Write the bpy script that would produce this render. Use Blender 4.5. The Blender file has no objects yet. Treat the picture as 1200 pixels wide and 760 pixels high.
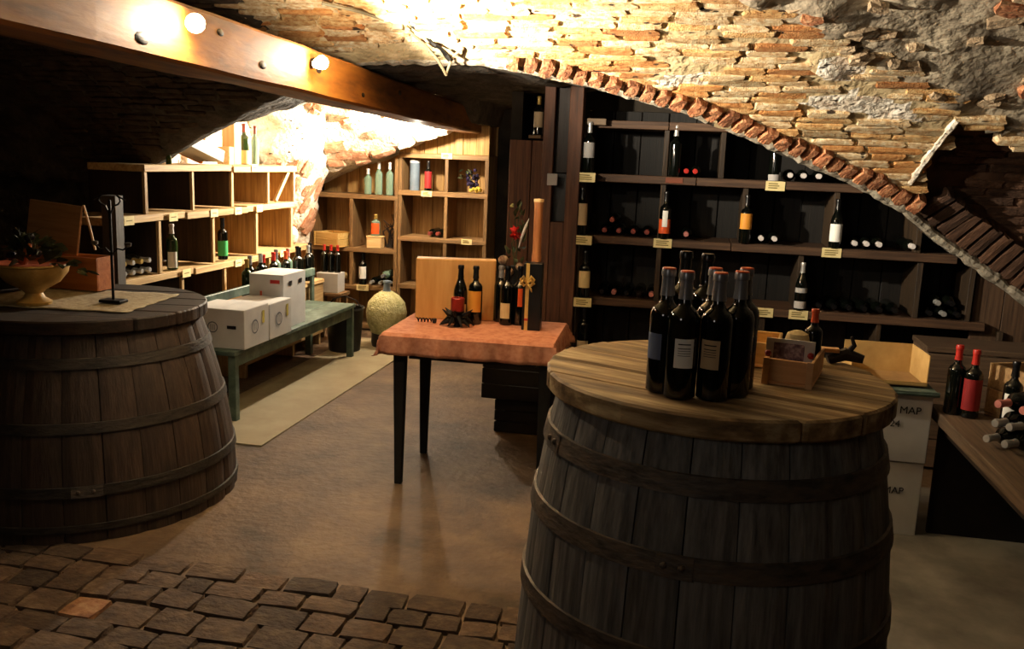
import bpy, bmesh, math, random
import numpy as np
from mathutils import Vector, Matrix, Euler, noise
random.seed(7)
SC = bpy.context.scene
COL = SC.collection
PI = math.pi
R = math.radians
U = random.uniform

# ------------------------------------------------------------------ camera
cam_d = bpy.data.cameras.new('camera')
cam = bpy.data.objects.new('camera', cam_d)
COL.objects.link(cam)
CAM = Vector((0, 0, 1.65))
_yaw, _pit, _rol = R(10.9), R(10.4), R(2.3)
fw = Vector((-math.sin(_yaw)*math.cos(_pit), math.cos(_yaw)*math.cos(_pit), -math.sin(_pit)))
r0 = Vector((math.cos(_yaw), math.sin(_yaw), 0))
u0 = r0.cross(fw)
rt = r0*math.cos(_rol) + u0*math.sin(_rol)
up = -r0*math.sin(_rol) + u0*math.cos(_rol)
cam.matrix_world = Matrix(((rt.x, up.x, -fw.x, CAM.x), (rt.y, up.y, -fw.y, CAM.y), (rt.z, up.z, -fw.z, CAM.z), (0, 0, 0, 1)))
cam_d.sensor_width = 36
cam_d.lens = 36*1050/1200
cam_d.clip_start = 0.05
SC.camera = cam
def px_of(p):                       # where a point falls in the 1200x760 frame (only picks which pieces stay individual)
    d = Vector(p) - CAM
    w = d.dot(fw)
    if w < .1: return (-9999, -9999)
    return (600 + 1050*d.dot(rt)/w, 380 - 1050*d.dot(up)/w)

# ------------------------------------------------------------------ world, light, exposure
w = bpy.data.worlds.new('world'); SC.world = w; w.use_nodes = True
w.node_tree.nodes['Background'].inputs[0].default_value = (.02, .022, .03, 1)
w.node_tree.nodes['Background'].inputs[1].default_value = .3
SC.view_settings.view_transform = 'Standard'
SC.view_settings.look = 'None'
SC.view_settings.gamma = 1
SC.view_settings.use_curve_mapping = False
SC.view_settings.exposure = 0.0
WARM = (1.0, .87, .67)
BULBS = [  # position of bulb, glow of the bare bulb, (spot power, aim, cone degrees)
    ((-1.600, 2.74, 2.040), 16, (110, (-.9, 3.1, 2.50), 120)),
    ((-1.640, 3.83, 2.035), 22, (720, (-.7, 4.15, 2.42), 118)),
    ((-2.300, 7.45, 1.885), 75, (620, (-3.2, 6.7, 2.0), 150)),
]
def add_light(name, kind, loc, power, col, aim=None, size=.05, cone=None, blend=.6):
    d = bpy.data.lights.new(name, kind); d.energy = power; d.color = col
    o = bpy.data.objects.new(name, d); COL.objects.link(o); o.location = loc
    if kind == 'AREA': d.size = size
    else: d.shadow_soft_size = size
    if cone: d.spot_size = R(cone); d.spot_blend = blend
    if aim is not None:
        o.rotation_euler = (Vector(aim)-Vector(loc)).to_track_quat('-Z', 'Y').to_euler()
    return o
# a weak lamp of the front room, behind the camera
add_light('front_room_lamp', 'AREA', (-1.1, -.5, 2.1), 4.0, (1.0, .90, .78), (-.9, 4.0, 1.0), .5)

# ------------------------------------------------------------------ materials
def lin(h):
    if isinstance(h, str):
        c = [int(h[i:i+2], 16)/255 for i in (0, 2, 4)]
        return tuple((x/12.92 if x <= .04045 else ((x+.055)/1.055)**2.4) for x in c) + (1,)
    return tuple(h)+(1,)
MATS = {}
def mat(name, cols_, *a, **k):
    m = mat0(name, cols_, *a, **k)
    if name in PIT_SHADED and not m.get('pit_shaded'):
        m['pit_shaded'] = 1; nt = m.node_tree; N = nt.nodes; L = nt.links; b = N['Principled BSDF']
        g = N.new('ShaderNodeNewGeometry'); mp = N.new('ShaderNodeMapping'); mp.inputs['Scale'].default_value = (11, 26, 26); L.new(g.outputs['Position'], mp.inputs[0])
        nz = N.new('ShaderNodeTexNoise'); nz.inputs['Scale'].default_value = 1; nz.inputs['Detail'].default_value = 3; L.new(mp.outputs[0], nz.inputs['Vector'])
        rp = N.new('ShaderNodeValToRGB'); rp.color_ramp.elements[0].position = .655; rp.color_ramp.elements[0].color = (1, 1, 1, 1); rp.color_ramp.elements[1].position = .69; rp.color_ramp.elements[1].color = (.06, .045, .035, 1); L.new(nz.outputs['Fac'], rp.inputs[0])  # dark specks painted in for the shade of deep pits
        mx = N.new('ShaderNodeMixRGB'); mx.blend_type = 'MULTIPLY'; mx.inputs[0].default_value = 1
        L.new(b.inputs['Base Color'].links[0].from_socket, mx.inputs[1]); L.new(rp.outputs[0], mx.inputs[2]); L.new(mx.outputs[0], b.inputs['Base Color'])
    return m
PIT_SHADED = ('vault_brick', 'vault_brickwork', 'vault_mortar', 'whitewashed_stone')
def mat0(name, cols, scale=(6, 6, 6), rough=.7, bump=.2, metal=0, rand=.25, detail=6, coord='Object', bscale=1.0, spec=.4, trans=0, ior=1.5, coat=0, attr=None, dist=.01, contrast=.3):
    if name in MATS: return MATS[name]
    m = bpy.data.materials.new(name); m.use_nodes = True
    nt = m.node_tree; N = nt.nodes; L = nt.links
    b = N['Principled BSDF']
    b.inputs['Roughness'].default_value = rough
    b.inputs['Metallic'].default_value = metal
    b.inputs['Specular IOR Level'].default_value = spec
    b.inputs['IOR'].default_value = ior
    if trans: b.inputs['Transmission Weight'].default_value = trans
    if coat: b.inputs['Coat Weight'].default_value = coat
    tc = N.new('ShaderNodeTexCoord'); mp = N.new('ShaderNodeMapping')
    mp.inputs['Scale'].default_value = scale
    L.new(tc.outputs[coord], mp.inputs[0])
    oi = N.new('ShaderNodeObjectInfo')
    mul = N.new('ShaderNodeMath'); mul.operation = 'MULTIPLY'; mul.inputs[1].default_value = 37
    L.new(oi.outputs['Random'], mul.inputs[0])
    nz = N.new('ShaderNodeTexNoise'); nz.noise_dimensions = '4D'
    nz.inputs['Scale'].default_value = 1; nz.inputs['Detail'].default_value = detail; nz.inputs['Roughness'].default_value = .6
    L.new(mp.outputs[0], nz.inputs['Vector']); L.new(mul.outputs[0], nz.inputs['W'])
    rp = N.new('ShaderNodeValToRGB')
    el = rp.color_ramp.elements
    n = len(cols); lo, hi = .5-contrast/2, .5+contrast/2
    while len(el) < n: el.new(.5)
    for i, c in enumerate(cols):
        el[i].position = lo+(hi-lo)*i/max(1, n-1); el[i].color = lin(c)
    L.new(nz.outputs['Fac'], rp.inputs[0])
    out = rp.outputs[0]
    if rand:
        hs = N.new('ShaderNodeHueSaturation')
        mr = N.new('ShaderNodeMapRange'); mr.inputs[3].default_value = 1-rand; mr.inputs[4].default_value = 1+rand
        if attr:
            at = N.new('ShaderNodeAttribute'); at.attribute_name = attr
            ad = N.new('ShaderNodeMath'); ad.operation = 'ADD'; L.new(oi.outputs['Random'], ad.inputs[0]); L.new(at.outputs['Fac'], ad.inputs[1])
            fr = N.new('ShaderNodeMath'); fr.operation = 'FRACT'; L.new(ad.outputs[0], fr.inputs[0])
            L.new(fr.outputs[0], mr.inputs[0])
            # tone picks a brick colour too
            r2 = N.new('ShaderNodeValToRGB'); r2.color_ramp.interpolation = 'CONSTANT'
            tones = [(.0, 'ffffff'), (.45, 'f3dfc0'), (.74, 'ecc498'), (.88, 'cda27c'), (.95, 'c3c0b8')]
            while len(r2.color_ramp.elements) < len(tones): r2.color_ramp.elements.new(.5)
            for i, (p, c) in enumerate(tones): r2.color_ramp.elements[i].position = p; r2.color_ramp.elements[i].color = lin(c)
            m7 = N.new('ShaderNodeMath'); m7.operation = 'MULTIPLY'; m7.inputs[1].default_value = 7.3; L.new(fr.outputs[0], m7.inputs[0])
            f7 = N.new('ShaderNodeMath'); f7.operation = 'FRACT'; L.new(m7.outputs[0], f7.inputs[0]); L.new(f7.outputs[0], r2.inputs[0])
            mx = N.new('ShaderNodeMixRGB'); mx.blend_type = 'MULTIPLY'; mx.inputs[0].default_value = 1
            L.new(out, mx.inputs[1]); L.new(r2.outputs[0], mx.inputs[2]); out = mx.outputs[0]
        else: L.new(oi.outputs['Random'], mr.inputs[0])
        L.new(mr.outputs[0], hs.inputs['Value']); L.new(out, hs.inputs['Color']); out = hs.outputs[0]
    L.new(out, b.inputs['Base Color'])
    if bump:
        bp = N.new('ShaderNodeBump'); bp.inputs['Strength'].default_value = bump; bp.inputs['Distance'].default_value = dist
        n2 = N.new('ShaderNodeTexNoise'); n2.inputs['Scale'].default_value = 2.2*bscale; n2.inputs['Detail'].default_value = 8
        L.new(mp.outputs[0], n2.inputs['Vector']); L.new(n2.outputs['Fac'], bp.inputs['Height']); L.new(bp.outputs[0], b.inputs['Normal'])
    MATS[name] = m
    return m
def emit(name, col, s):
    m = bpy.data.materials.new(name); m.use_nodes = True; N = m.node_tree.nodes
    b = N['Principled BSDF']; b.inputs['Emission Color'].default_value = lin(col); b.inputs['Emission Strength'].default_value = s
    b.inputs['Base Color'].default_value = lin(col)
    MATS[name] = m; return m
def wood(name, cols, axis='x', rough=.65, rand=.2, bump=.35, fine=60):
    k = {'x': (3, fine, fine), 'y': (fine, 3, fine), 'z': (fine, fine, 3)}[axis]
    return mat(name+'_'+axis, cols, scale=k, rough=rough, bump=bump, rand=rand, contrast=.45, dist=.004)

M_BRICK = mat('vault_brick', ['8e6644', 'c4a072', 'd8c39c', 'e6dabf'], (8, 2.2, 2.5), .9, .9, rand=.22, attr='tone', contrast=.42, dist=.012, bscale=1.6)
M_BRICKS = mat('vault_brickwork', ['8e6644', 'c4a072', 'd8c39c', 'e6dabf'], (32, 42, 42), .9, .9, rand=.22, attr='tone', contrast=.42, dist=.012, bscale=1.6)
M_REDBRICK = mat('red_brick', ['5a3420', '8c5436', 'b07a54', 'b8a688'], (3, 3.4, 3), .9, .8, rand=.35, contrast=.5, dist=.012)
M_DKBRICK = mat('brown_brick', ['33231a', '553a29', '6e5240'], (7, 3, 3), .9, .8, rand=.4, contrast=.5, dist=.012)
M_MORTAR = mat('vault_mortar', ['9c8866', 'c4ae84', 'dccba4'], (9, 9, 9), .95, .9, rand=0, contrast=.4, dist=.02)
M_RUBBLE = mat('rubble_mortar', ['6a6052', 'a0937e', 'c2b69f'], (6, 6, 6), .95, .8, rand=0, contrast=.35, dist=.03, bscale=1.2)
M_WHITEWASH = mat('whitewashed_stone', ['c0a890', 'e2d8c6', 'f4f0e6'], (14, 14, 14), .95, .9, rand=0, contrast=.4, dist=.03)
M_SHADE = mat('shaded_masonry', ['2a251f', '4a4238', '5e5446'], (8, 8, 8), .95, .9, rand=0, contrast=.4, dist=.03)  # dark colour carries the shade left of the beam and under the arch
M_STONE = mat('field_stone', ['6e5844', '9a8468', 'b8a88e'], (4, 3, 3), .9, .8, rand=.35, contrast=.5, dist=.012)
M_PINKSTONE = mat('pale_fan_brick', ['a06a4a', 'c49070', 'dcc4a4'], (4, 2.5, 3), .9, .8, rand=.25, contrast=.5, dist=.012)
M_WALL = mat('dark_plaster', ['2b2620', '3c352c', '4a4136'], (4, 4, 4), .95, .6, rand=0)
M_FLOOR = mat('earthen_concrete', ['3e2f20', '5a4632', '6e583e'], (3.5, 3.5, 3.5), .66, .5, rand=0, contrast=.3, dist=.012, detail=14, bscale=3)
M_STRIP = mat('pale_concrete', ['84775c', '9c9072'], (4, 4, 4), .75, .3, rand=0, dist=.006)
M_PAVE = mat('paving_brick', ['2e2118', '463425', '66543f'], (3, 3, 3), .8, .8, rand=.45, contrast=.5, dist=.01)
W_DARK = lambda a: wood('dark_oak', ['15100c', '281c13', '38281b'], a)
W_RACK = lambda a: wood('rack_pine', ['4e3824', '785a36', '94744a'], a)
W_PALE = lambda a: wood('pale_pine', ['b08a55', 'd0ac76', 'e0c292'], a)
W_BEAM = lambda a: wood('honey_beam', ['4a2a10', '8a5418', 'a86c22'], a, fine=16, bump=.6, rand=0)
W_GREYB = lambda a: wood('weathered_lid', ['3c2c1a', '856c48', 'cdb88c'], a, fine=24, rand=.18, bump=.9)
W_STAVE = lambda a: wood('grey_stave', ['3c3a38', '67645f', '827e78'], a, fine=55, rand=.16, bump=.6)
W_STAVE2 = lambda a: wood('brown_stave', ['20170f', '35271d', '46352a'], a, fine=55, rand=.16, bump=.5)
M_IRON = mat('rusty_iron', ['38322c', '544b42', '665646'], (14, 14, 40), .6, .4, metal=.2, rand=.1)
M_DKIRON = mat('dull_iron', ['1c1814', '2e2822', '3a322a'], (14, 14, 40), .6, .4, metal=.2, rand=.1)
M_BLKIRON = mat('black_iron', ['0e0d0c', '1c1a18'], (20, 20, 20), .5, .2, metal=.6, rand=0)
M_GREEN = mat('green_paint', ['36443c', '4c5c50', '66746a'], (10, 10, 10), .5, .25, rand=0)
M_GLASS = mat('dark_bottle_glass', ['050706', '0a0d08'], (3, 3, 3), .07, 0, rand=0, spec=.6)
M_GLASSG = mat('green_bottle_glass', ['2c4020', '3c5428'], (3, 3, 3), .08, 0, rand=0, trans=.55)
M_GLASSC = mat('pale_bottle_glass', ['8fae98', 'a8c4ae'], (3, 3, 3), .06, 0, rand=0, trans=.6)
M_CLOTH = mat('terracotta_cloth', ['a8684c', 'bc7e60', 'c88e70'], (30, 30, 30), .9, .3, rand=0, dist=.002)
M_LINEN = mat('natural_linen', ['8a7c60', 'a89a7c', 'b8ab8c'], (40, 40, 40), .95, .5, rand=0, dist=.003)
M_WHITE = mat('white_carton', ['bebdbb', 'cccbc8'], (6, 6, 6), .7, .1, rand=.05)
M_CARD = mat('brown_cardboard', ['8a6a42', 'a4814f'], (8, 8, 8), .8, .1, rand=.08)
M_CARDIN = mat('carton_inside', ['b08c50', 'c8a466'], (8, 8, 8), .8, .1, rand=.05)
M_TAG = mat('cream_card', ['d8c488', 'e6d6a0'], (20, 20, 20), .7, .0, rand=.1)
M_INK = mat('printing_ink', ['14120f', '201c18'], (9, 9, 9), .7, 0, rand=0)
M_REDINK = mat('red_printing', ['a01c14', 'b4281c'], (9, 9, 9), .6, 0, rand=0)
M_DKBOX = mat('black_crate', ['0c0b0a', '16130f'], (12, 12, 12), .8, .2, rand=.2)
M_CERAM = mat('yellow_ceramic', ['a8843c', 'c09a50', 'ccab66'], (12, 12, 12), .55, .3, rand=0)
M_RED = mat('red_wax', ['7a1812', '96241a'], (12, 12, 12), .4, .1, rand=0)
M_REDPET = mat('red_petal', ['a01410', 'c82018'], (20, 20, 20), .7, .1, rand=.2)
M_LEAF = mat('dried_leaf', ['26301c', '3c4426', '5a4a28'], (25, 25, 25), .8, .2, rand=.4)
M_GRAPE = mat('dark_grape', ['141220', '241c30', '34284a'], (30, 30, 30), .35, 0, rand=.4)
M_YGRAPE = mat('yellow_grape', ['a48a30', 'c8ac48'], (30, 30, 30), .35, 0, rand=.3)
M_STRAW = mat('straw_filling', ['948e58', 'c4be86', 'e0dcb0'], (26, 26, 26), .6, .9, rand=.1, dist=.02, contrast=.5)
M_RIBBON = mat('cream_ribbon', ['c49a4c', 'd8b468'], (20, 20, 20), .5, .1, rand=0)
M_BLACKP = mat('black_plastic', ['0b0b0c', '141416'], (9, 9, 9), .4, .1, rand=0)
M_TUBE = mat('blue_grey_paper', ['5c6a78', '74828e'], (9, 9, 9), .6, .1, rand=0)
M_PIPE = mat('pale_conduit', ['5e5642', '7c7258'], (9, 9, 9), .6, .2, rand=0)
M_PAPER = mat('crumpled_paper', ['b8a070', 'd4c094'], (9, 9, 9), .9, .5, rand=0)
def plain(name, c, rough=.45, metal=0): return mat(name, [c, c], (9, 9, 9), rough, .05, metal=metal, rand=.06)
CAPS = dict(red=plain('red_capsule', 'b02a20', .35), orange=plain('orange_capsule', 'd4562a', .35), black=plain('black_capsule', '121112', .25),
            silver=plain('silver_capsule', 'b4b2ae', .25, .5), white=plain('white_capsule', 'cfc8c4', .4), pink=plain('pink_capsule', 'c07a72', .35),
            dullred=plain('dull_red_capsule', '7a342a', .45), gold=plain('gold_capsule', 'a88a48', .3, .5), grey=plain('grey_capsule', '86868a', .3, .5), brick=plain('rust_capsule', '8a3a24', .4))
LABS = dict(white=plain('white_label', 'ecebe4', .7), cream=plain('cream_label', 'd2b884', .7), pale=plain('pale_grey_label', 'a8a4a0', .7),
            orange=plain('orange_label', 'd8541c', .6), amber=plain('amber_label', 'd89030', .6), green=plain('green_label', '3ea85c', .6),
            red=plain('red_label', '8a1c1c', .6), blue=plain('blue_grey_label', '5c6884', .6), tan=plain('tan_label', 'b8a07c', .7))
GLS = dict(dark=M_GLASS, green=M_GLASSG, clear=M_GLASSC)

# ------------------------------------------------------------------ helpers
def tag(o, label=None, cat=None, group=None, kind=None):
    if label: o['label'] = label
    if cat: o['category'] = cat
    if group: o['group'] = group
    if kind: o['kind'] = kind
    return o
class MB:
    def __init__(s): s.v = []; s.f = []; s.sm = False
    def add(s, v, f):
        k = len(s.v); s.v += [tuple(p) for p in v]; s.f += [tuple(i+k for i in q) for q in f]; return s
    def box(s, x0, x1, y0, y1, z0, z1, M=None, jit=0):
        v = [Vector((x, y, z)) for x in (x0, x1) for y in (y0, y1) for z in (z0, z1)]
        if jit: v = [p+Vector((U(-jit, jit), U(-jit, jit), U(-jit, jit))) for p in v]
        if M is not None: v = [M @ p for p in v]
        return s.add(v, [(0, 1, 3, 2), (4, 6, 7, 5), (0, 4, 5, 1), (2, 3, 7, 6), (0, 2, 6, 4), (1, 5, 7, 3)])
    def lathe(s, prof, n=20, c=(0, 0, 0), M=None, ry=1.0):
        k = []; v = []; f = []
        for (r, z) in prof:
            for i in range(n):
                a = 2*PI*i/n; p = Vector((c[0]+r*math.cos(a), c[1]+r*ry*math.sin(a), c[2]+z))
                v.append(M @ p if M is not None else p)
        for j in range(len(prof)-1):
            for i in range(n):
                f.append((j*n+i, j*n+(i+1) % n, (j+1)*n+(i+1) % n, (j+1)*n+i))
        f.append(tuple(range(n))[::-1]); f.append(tuple((len(prof)-1)*n+i for i in range(n)))
        return s.add(v, f)
    def tube(s, pts, r, n=8):
        pts = [Vector(p) for p in pts]; rs = r if isinstance(r, (list, tuple)) else [r]*len(pts); v = []; f = []
        ref = Vector((.31, .22, .92)).normalized()
        for i, p in enumerate(pts):
            d = (pts[min(i+1, len(pts)-1)]-pts[max(i-1, 0)]).normalized()
            a = d.cross(ref)
            if a.length < .1: a = d.cross(Vector((1, 0, 0)))
            a.normalize(); b = d.cross(a)
            for k in range(n):
                t = 2*PI*k/n; v.append(p+(a*math.cos(t)+b*math.sin(t))*rs[i])
        for i in range(len(pts)-1):
            for k in range(n): f.append((i*n+k, i*n+(k+1) % n, (i+1)*n+(k+1) % n, (i+1)*n+k))
        f.append(tuple(range(n))[::-1]); f.append(tuple((len(pts)-1)*n+k for k in range(n)))
        return s.add(v, f)
    def prism(s, poly, z0, z1, M=None):
        n = len(poly); v = [Vector((x, y, z)) for z in (z0, z1) for x, y in poly]
        if M is not None: v = [M @ p for p in v]
        return s.add(v, [tuple(range(n))[::-1], tuple(range(n, 2*n))]+[(i, (i+1) % n, n+(i+1) % n, n+i) for i in range(n)])
    def ball(s, c, r, n=8, sq=(1, 1, 1)):
        prof = []
        m = max(4, n//2+1)
        v = []; f = []
        for j in range(1, m):
            a = PI*j/m
            for i in range(n):
                t = 2*PI*i/n
                v.append((c[0]+r*sq[0]*math.sin(a)*math.cos(t), c[1]+r*sq[1]*math.sin(a)*math.sin(t), c[2]-r*sq[2]*math.cos(a)))
        for j in range(m-2):
            for i in range(n): f.append((j*n+i, j*n+(i+1) % n, (j+1)*n+(i+1) % n, (j+1)*n+i))
        k = len(v); v += [(c[0], c[1], c[2]-r*sq[2]), (c[0], c[1], c[2]+r*sq[2])]
        for i in range(n): f.append((k, (i+1) % n, i)); f.append((k+1, (m-2)*n+i, (m-2)*n+(i+1) % n))
        return s.add(v, f)
    def mesh(s, name, m, smooth=False):
        me = bpy.data.meshes.new(name); me.from_pydata([tuple(p) for p in s.v], [], s.f)
        me.materials.append(m)
        if smooth:
            me.polygons.foreach_set('use_smooth', [True]*len(me.polygons)); me.set_sharp_from_angle(angle=R(35))
        me.update(); return me
    def build(s, name, m, parent=None, smooth=False, loc=(0, 0, 0), bevel=0):
        o = link(s.mesh(name, m, smooth), name, parent, loc)
        if bevel:
            b = o.modifiers.new('bevel', 'BEVEL'); b.width = bevel; b.segments = 1; b.limit_method = 'ANGLE'
        return o
def link(me, name, parent=None, loc=(0, 0, 0), rot=(0, 0, 0), sc=None):
    o = bpy.data.objects.new(name, me); COL.objects.link(o); o.parent = parent; o.location = loc; o.rotation_euler = rot
    if sc: o.scale = sc
    return o
def thing(name, label, cat, loc=(0, 0, 0), rz=0, group=None, rot=None):
    o = bpy.data.objects.new(name, None); COL.objects.link(o); o.location = loc; o.rotation_euler = rot or (0, 0, rz); o.empty_display_size = .05
    return tag(o, label, cat, group)
def board(name, m, parent, x0, x1, y0, y1, z0, z1, bevel=.003, jit=.002):
    cx, cy, cz = (x0+x1)/2, (y0+y1)/2, (z0+z1)/2
    return MB().box(x0-cx, x1-cx, y0-cy, y1-cy, z0-cz, z1-cz, jit=jit).build(name, m, parent, loc=(cx, cy, cz), bevel=bevel)
def rock_mesh(name, m, seed, jit=.08, rnd=.12):
    rg = random.Random(seed); v = []; idx = {}; f = []
    for i in range(3):
        for j in range(3):
            for k in range(3):
                if (i, j, k) == (1, 1, 1): continue
                p = Vector((i-1, j-1, k-1))*.5
                e = sum(1 for t in (i, j, k) if t != 1)
                p *= 1-(rnd*(e-1)*.5)
                p += Vector([rg.uniform(-jit, jit)*.5 for _ in range(3)])
                idx[(i, j, k)] = len(v); v.append(p)
    for ax in range(3):
        for s in (0, 2):
            for a in range(2):
                for b in range(2):
                    q = []
                    for (da, db) in ((0, 0), (1, 0), (1, 1), (0, 1)):
                        t = [0, 0, 0]; t[ax] = s; t[(ax+1) % 3] = a+da; t[(ax+2) % 3] = b+db; q.append(idx[tuple(t)])
                    f.append(tuple(q) if s == 2 else tuple(q[::-1]))
    me = bpy.data.meshes.new(name); me.from_pydata([tuple(p) for p in v], [], f); me.materials.append(m); me.update()
    return me
ORD = ['first', 'second', 'third', 'fourth', 'fifth', 'sixth', 'seventh', 'eighth', 'ninth', 'tenth', 'eleventh', 'twelfth', 'thirteenth']

# ------------------------------------------------------------------ vault shape
_ax = [-6, -4.6, -3.78, -3.12, -2.39, -1.89, -1.5, -1.13, -.87, -.53, -.08, .39, .89, 1.21, 1.43, 1.71, 1.99, 2.3, 3.5]
_az = [.3, 1.02, 1.42, 1.70, 1.96, 2.11, 2.13, 2.13, 2.10, 2.04, 1.94, 1.78, 1.59, 1.44, 1.28, 1.11, .93, .7, .3]
def fA(x): return float(np.interp(x, _ax, _az))
def fB(y):
    s = 1-((y-1.5)/4.3)**2
    return .7+2.1*math.sqrt(s) if s > 0 else .7
def dfB(y):
    s = max(1e-3, 1-((y-1.5)/4.3)**2)
    return -2.1*((y-1.5)/4.3**2)/math.sqrt(s)
def sst(a, b, x):
    t = min(1, max(0, (x-a)/(b-a))); return t*t*(3-2*t)
def fB2(x, y):
    s = 1-((y-6.75)/1.25)**2
    z = .9+1.35*math.sqrt(s) if s > 0 else .5
    return z - 1.2*sst(-2.05, -1.85, x)
def crease_y(x):
    q = (fA(x)-.7)/2.1
    return 1.5+4.3*math.sqrt(max(0, 1-q*q))
def fA2(x, y):
    z = fA(x)
    if x < -1.8: z -= .17*sst(6.9, 7.6, y)
    z += .09*sst(.12, .3, y-crease_y(x))*sst(-.9, -.6, x)
    if x < -1.95 and y < 6.9: z += .12*sst(.08, .4, y-crease_y(x))
    return z
def in_recess(x, y): return x > 1.235+.25*(5.2-y) and y > 4.98+.43*(x-1.28) and fB(y) > fA(x)+.0
def in_rubble(x, y): return x > .12 and y < 4.15+(x-.15)*.71 and not in_recess(x, y)
PATCH = ((.72, 4.86, .27, .085), (-.1, 4.72, .17, .06), (.62, 4.6, .11, .1), (.95, 4.93, .14, .05))
def in_patch(x, y, k=1.0):
    return any(((x-a)/(c*k))**2+((y-b)/(d*k))**2 < 1+.5*noise.noise(Vector((x*12, y*12, 0))) for a, b, c, d in PATCH)
def vault(x, y):
    b = fB(y); z = b; zone = 0
    a = fA2(x, y)
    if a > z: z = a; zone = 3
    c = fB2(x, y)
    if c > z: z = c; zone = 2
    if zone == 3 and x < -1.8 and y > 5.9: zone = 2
    if zone == 2 and x > -2.12: zone = 3  # bay edge by the beam takes the shade-dark material
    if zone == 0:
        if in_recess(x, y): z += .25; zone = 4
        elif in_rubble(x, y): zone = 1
        elif x < -2.2: zone = 3  # left of the beam: shade put into the material
        elif in_patch(x, y): zone = 5; z -= .012
    return z, zone

# ------------------------------------------------------------------ setting
# floor
fl = MB()
nx, ny = 50, 70
for j in range(ny+1):
    for i in range(nx+1):
        x = -5.4+i*8.4/nx; y = -2.8+j*11.2/ny
        z = .004*noise.noise(Vector((x*1.7, y*1.7, 0)))
        fl.v.append((x, y, z-(.016 if (1.5 < y < 3.0 and x < -.2) else 0)))
for j in range(ny):
    for i in range(nx): fl.f.append((j*(nx+1)+i, j*(nx+1)+i+1, (j+1)*(nx+1)+i+1, (j+1)*(nx+1)+i))
floor = tag(fl.build('floor', M_FLOOR, smooth=True), 'brown trodden concrete floor of the cellar', kind='structure')
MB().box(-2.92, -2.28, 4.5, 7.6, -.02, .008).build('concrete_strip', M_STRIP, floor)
MB().box(.72, 2.6, 2.9, 4.95, -.02, .004).build('grey_floor_area', mat('grey_concrete', ['5c5a55', '74716a', '8a877e'], (3, 3, 3), .8, .3, rand=0, dist=.006), floor)  # thin floor area in a greyer tone than the rest
# paving bricks
pv = [rock_mesh('paving_brick', M_PAVE, 100+i, .06, .12) for i in range(5)]
rock_red = rock_mesh('paving_brick', mat('orange_paver', ['5c3a22', '7c5434', '8c6c4c'], (3, 3, 3), .8, .6, rand=.3), 177, .06, .12)
y = 3.08; row = 0; npv = 0
while y > 2.1:
    d = U(.11, .15); x = -3.3+U(0, .1)
    while x < -.28:
        wd = U(.12, .24)
        if npv < 290:
            o = link(random.choice(pv) if U(0, 1) > .05 else rock_red, 'paving_brick', floor, (x+wd/2, y-d/2+U(-.006, .006)+.02*math.sin(x*2), -.024+U(-.004, .005)), (U(-.02, .02), U(-.02, .02), U(-.06, .06)), (wd-.003, d-.002, .06))
            npv += 1
        x += wd
    y -= d; row += 1

# ceiling heightfield
zones = [M_MORTAR, M_RUBBLE, M_WHITEWASH, M_SHADE, M_DKBRICK, M_WHITEWASH]
x0, x1, y0, y1, st = -5.4, 2.8, -2.7, 8.5, .045
NX = int((x1-x0)/st); NY = int((y1-y0)/st)
V = []; Z = []
for j in range(NY+1):
    for i in range(NX+1):
        x = x0+i*st; y = y0+j*st
        z, zn = vault(x, y)
        amp = {0: .012, 1: .032, 2: .03, 3: .02, 4: .02, 5: .03}[zn]
        fz = noise.fractal(Vector((x*5, y*5, z*5)), 1.0, 2.0, 4)
        z += amp*fz + (.004 if zn in (0, 4) else 0)
        V.append((x, y, z)); Z.append(zn)
F = []; FM = []
for j in range(NY):
    for i in range(NX):
        a = j*(NX+1)+i
        F.append((a, a+NX+1, a+NX+2, a+1)); FM.append(Z[a])
me = bpy.data.meshes.new('ceiling'); me.from_pydata(V, [], F)
for m in zones: me.materials.append(m)
me.polygons.foreach_set('material_index', FM); me.polygons.foreach_set('use_smooth', [True]*len(F)); me.update()
ceiling = tag(link(me, 'ceiling'), 'low groined masonry vault of the cellar', kind='structure')

bricks = [rock_mesh('brick', M_BRICK, i, .10, .10) for i in range(7)]
reds = [rock_mesh('arch_brick', M_REDBRICK, 20+i, .12, .16) for i in range(5)]
darks = [rock_mesh('brick', M_DKBRICK, 40+i, .1, .12) for i in range(4)]
stones = [rock_mesh('stone', M_STONE, 60+i, .22, .35) for i in range(6)]
fans = [rock_mesh('fan_brick', M_PINKSTONE, 80+i, .14, .16) for i in range(4)]
pales = [rock_mesh('pale_stone', mat('pale_stone', ['c4a890', 'e0d2bc', 'f0e8da'], (4, 3, 3), .9, .8, rand=.12, contrast=.5, dist=.012), 90+i, .2, .3) for i in range(4)]
def frameM(loc, ux, uy, uz, sc):
    return Matrix(((ux.x*sc[0], uy.x*sc[1], uz.x*sc[2], loc.x), (ux.y*sc[0], uy.y*sc[1], uz.y*sc[2], loc.y), (ux.z*sc[0], uy.z*sc[1], uz.z*sc[2], loc.z), (0, 0, 0, 1)))
def surf_frame(y):
    n = Vector((0, dfB(y), -1)).normalized(); t = Vector((0, 1, dfB(y))).normalized()
    return t, n
BR = []
y = 3.3; c = 0
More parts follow.
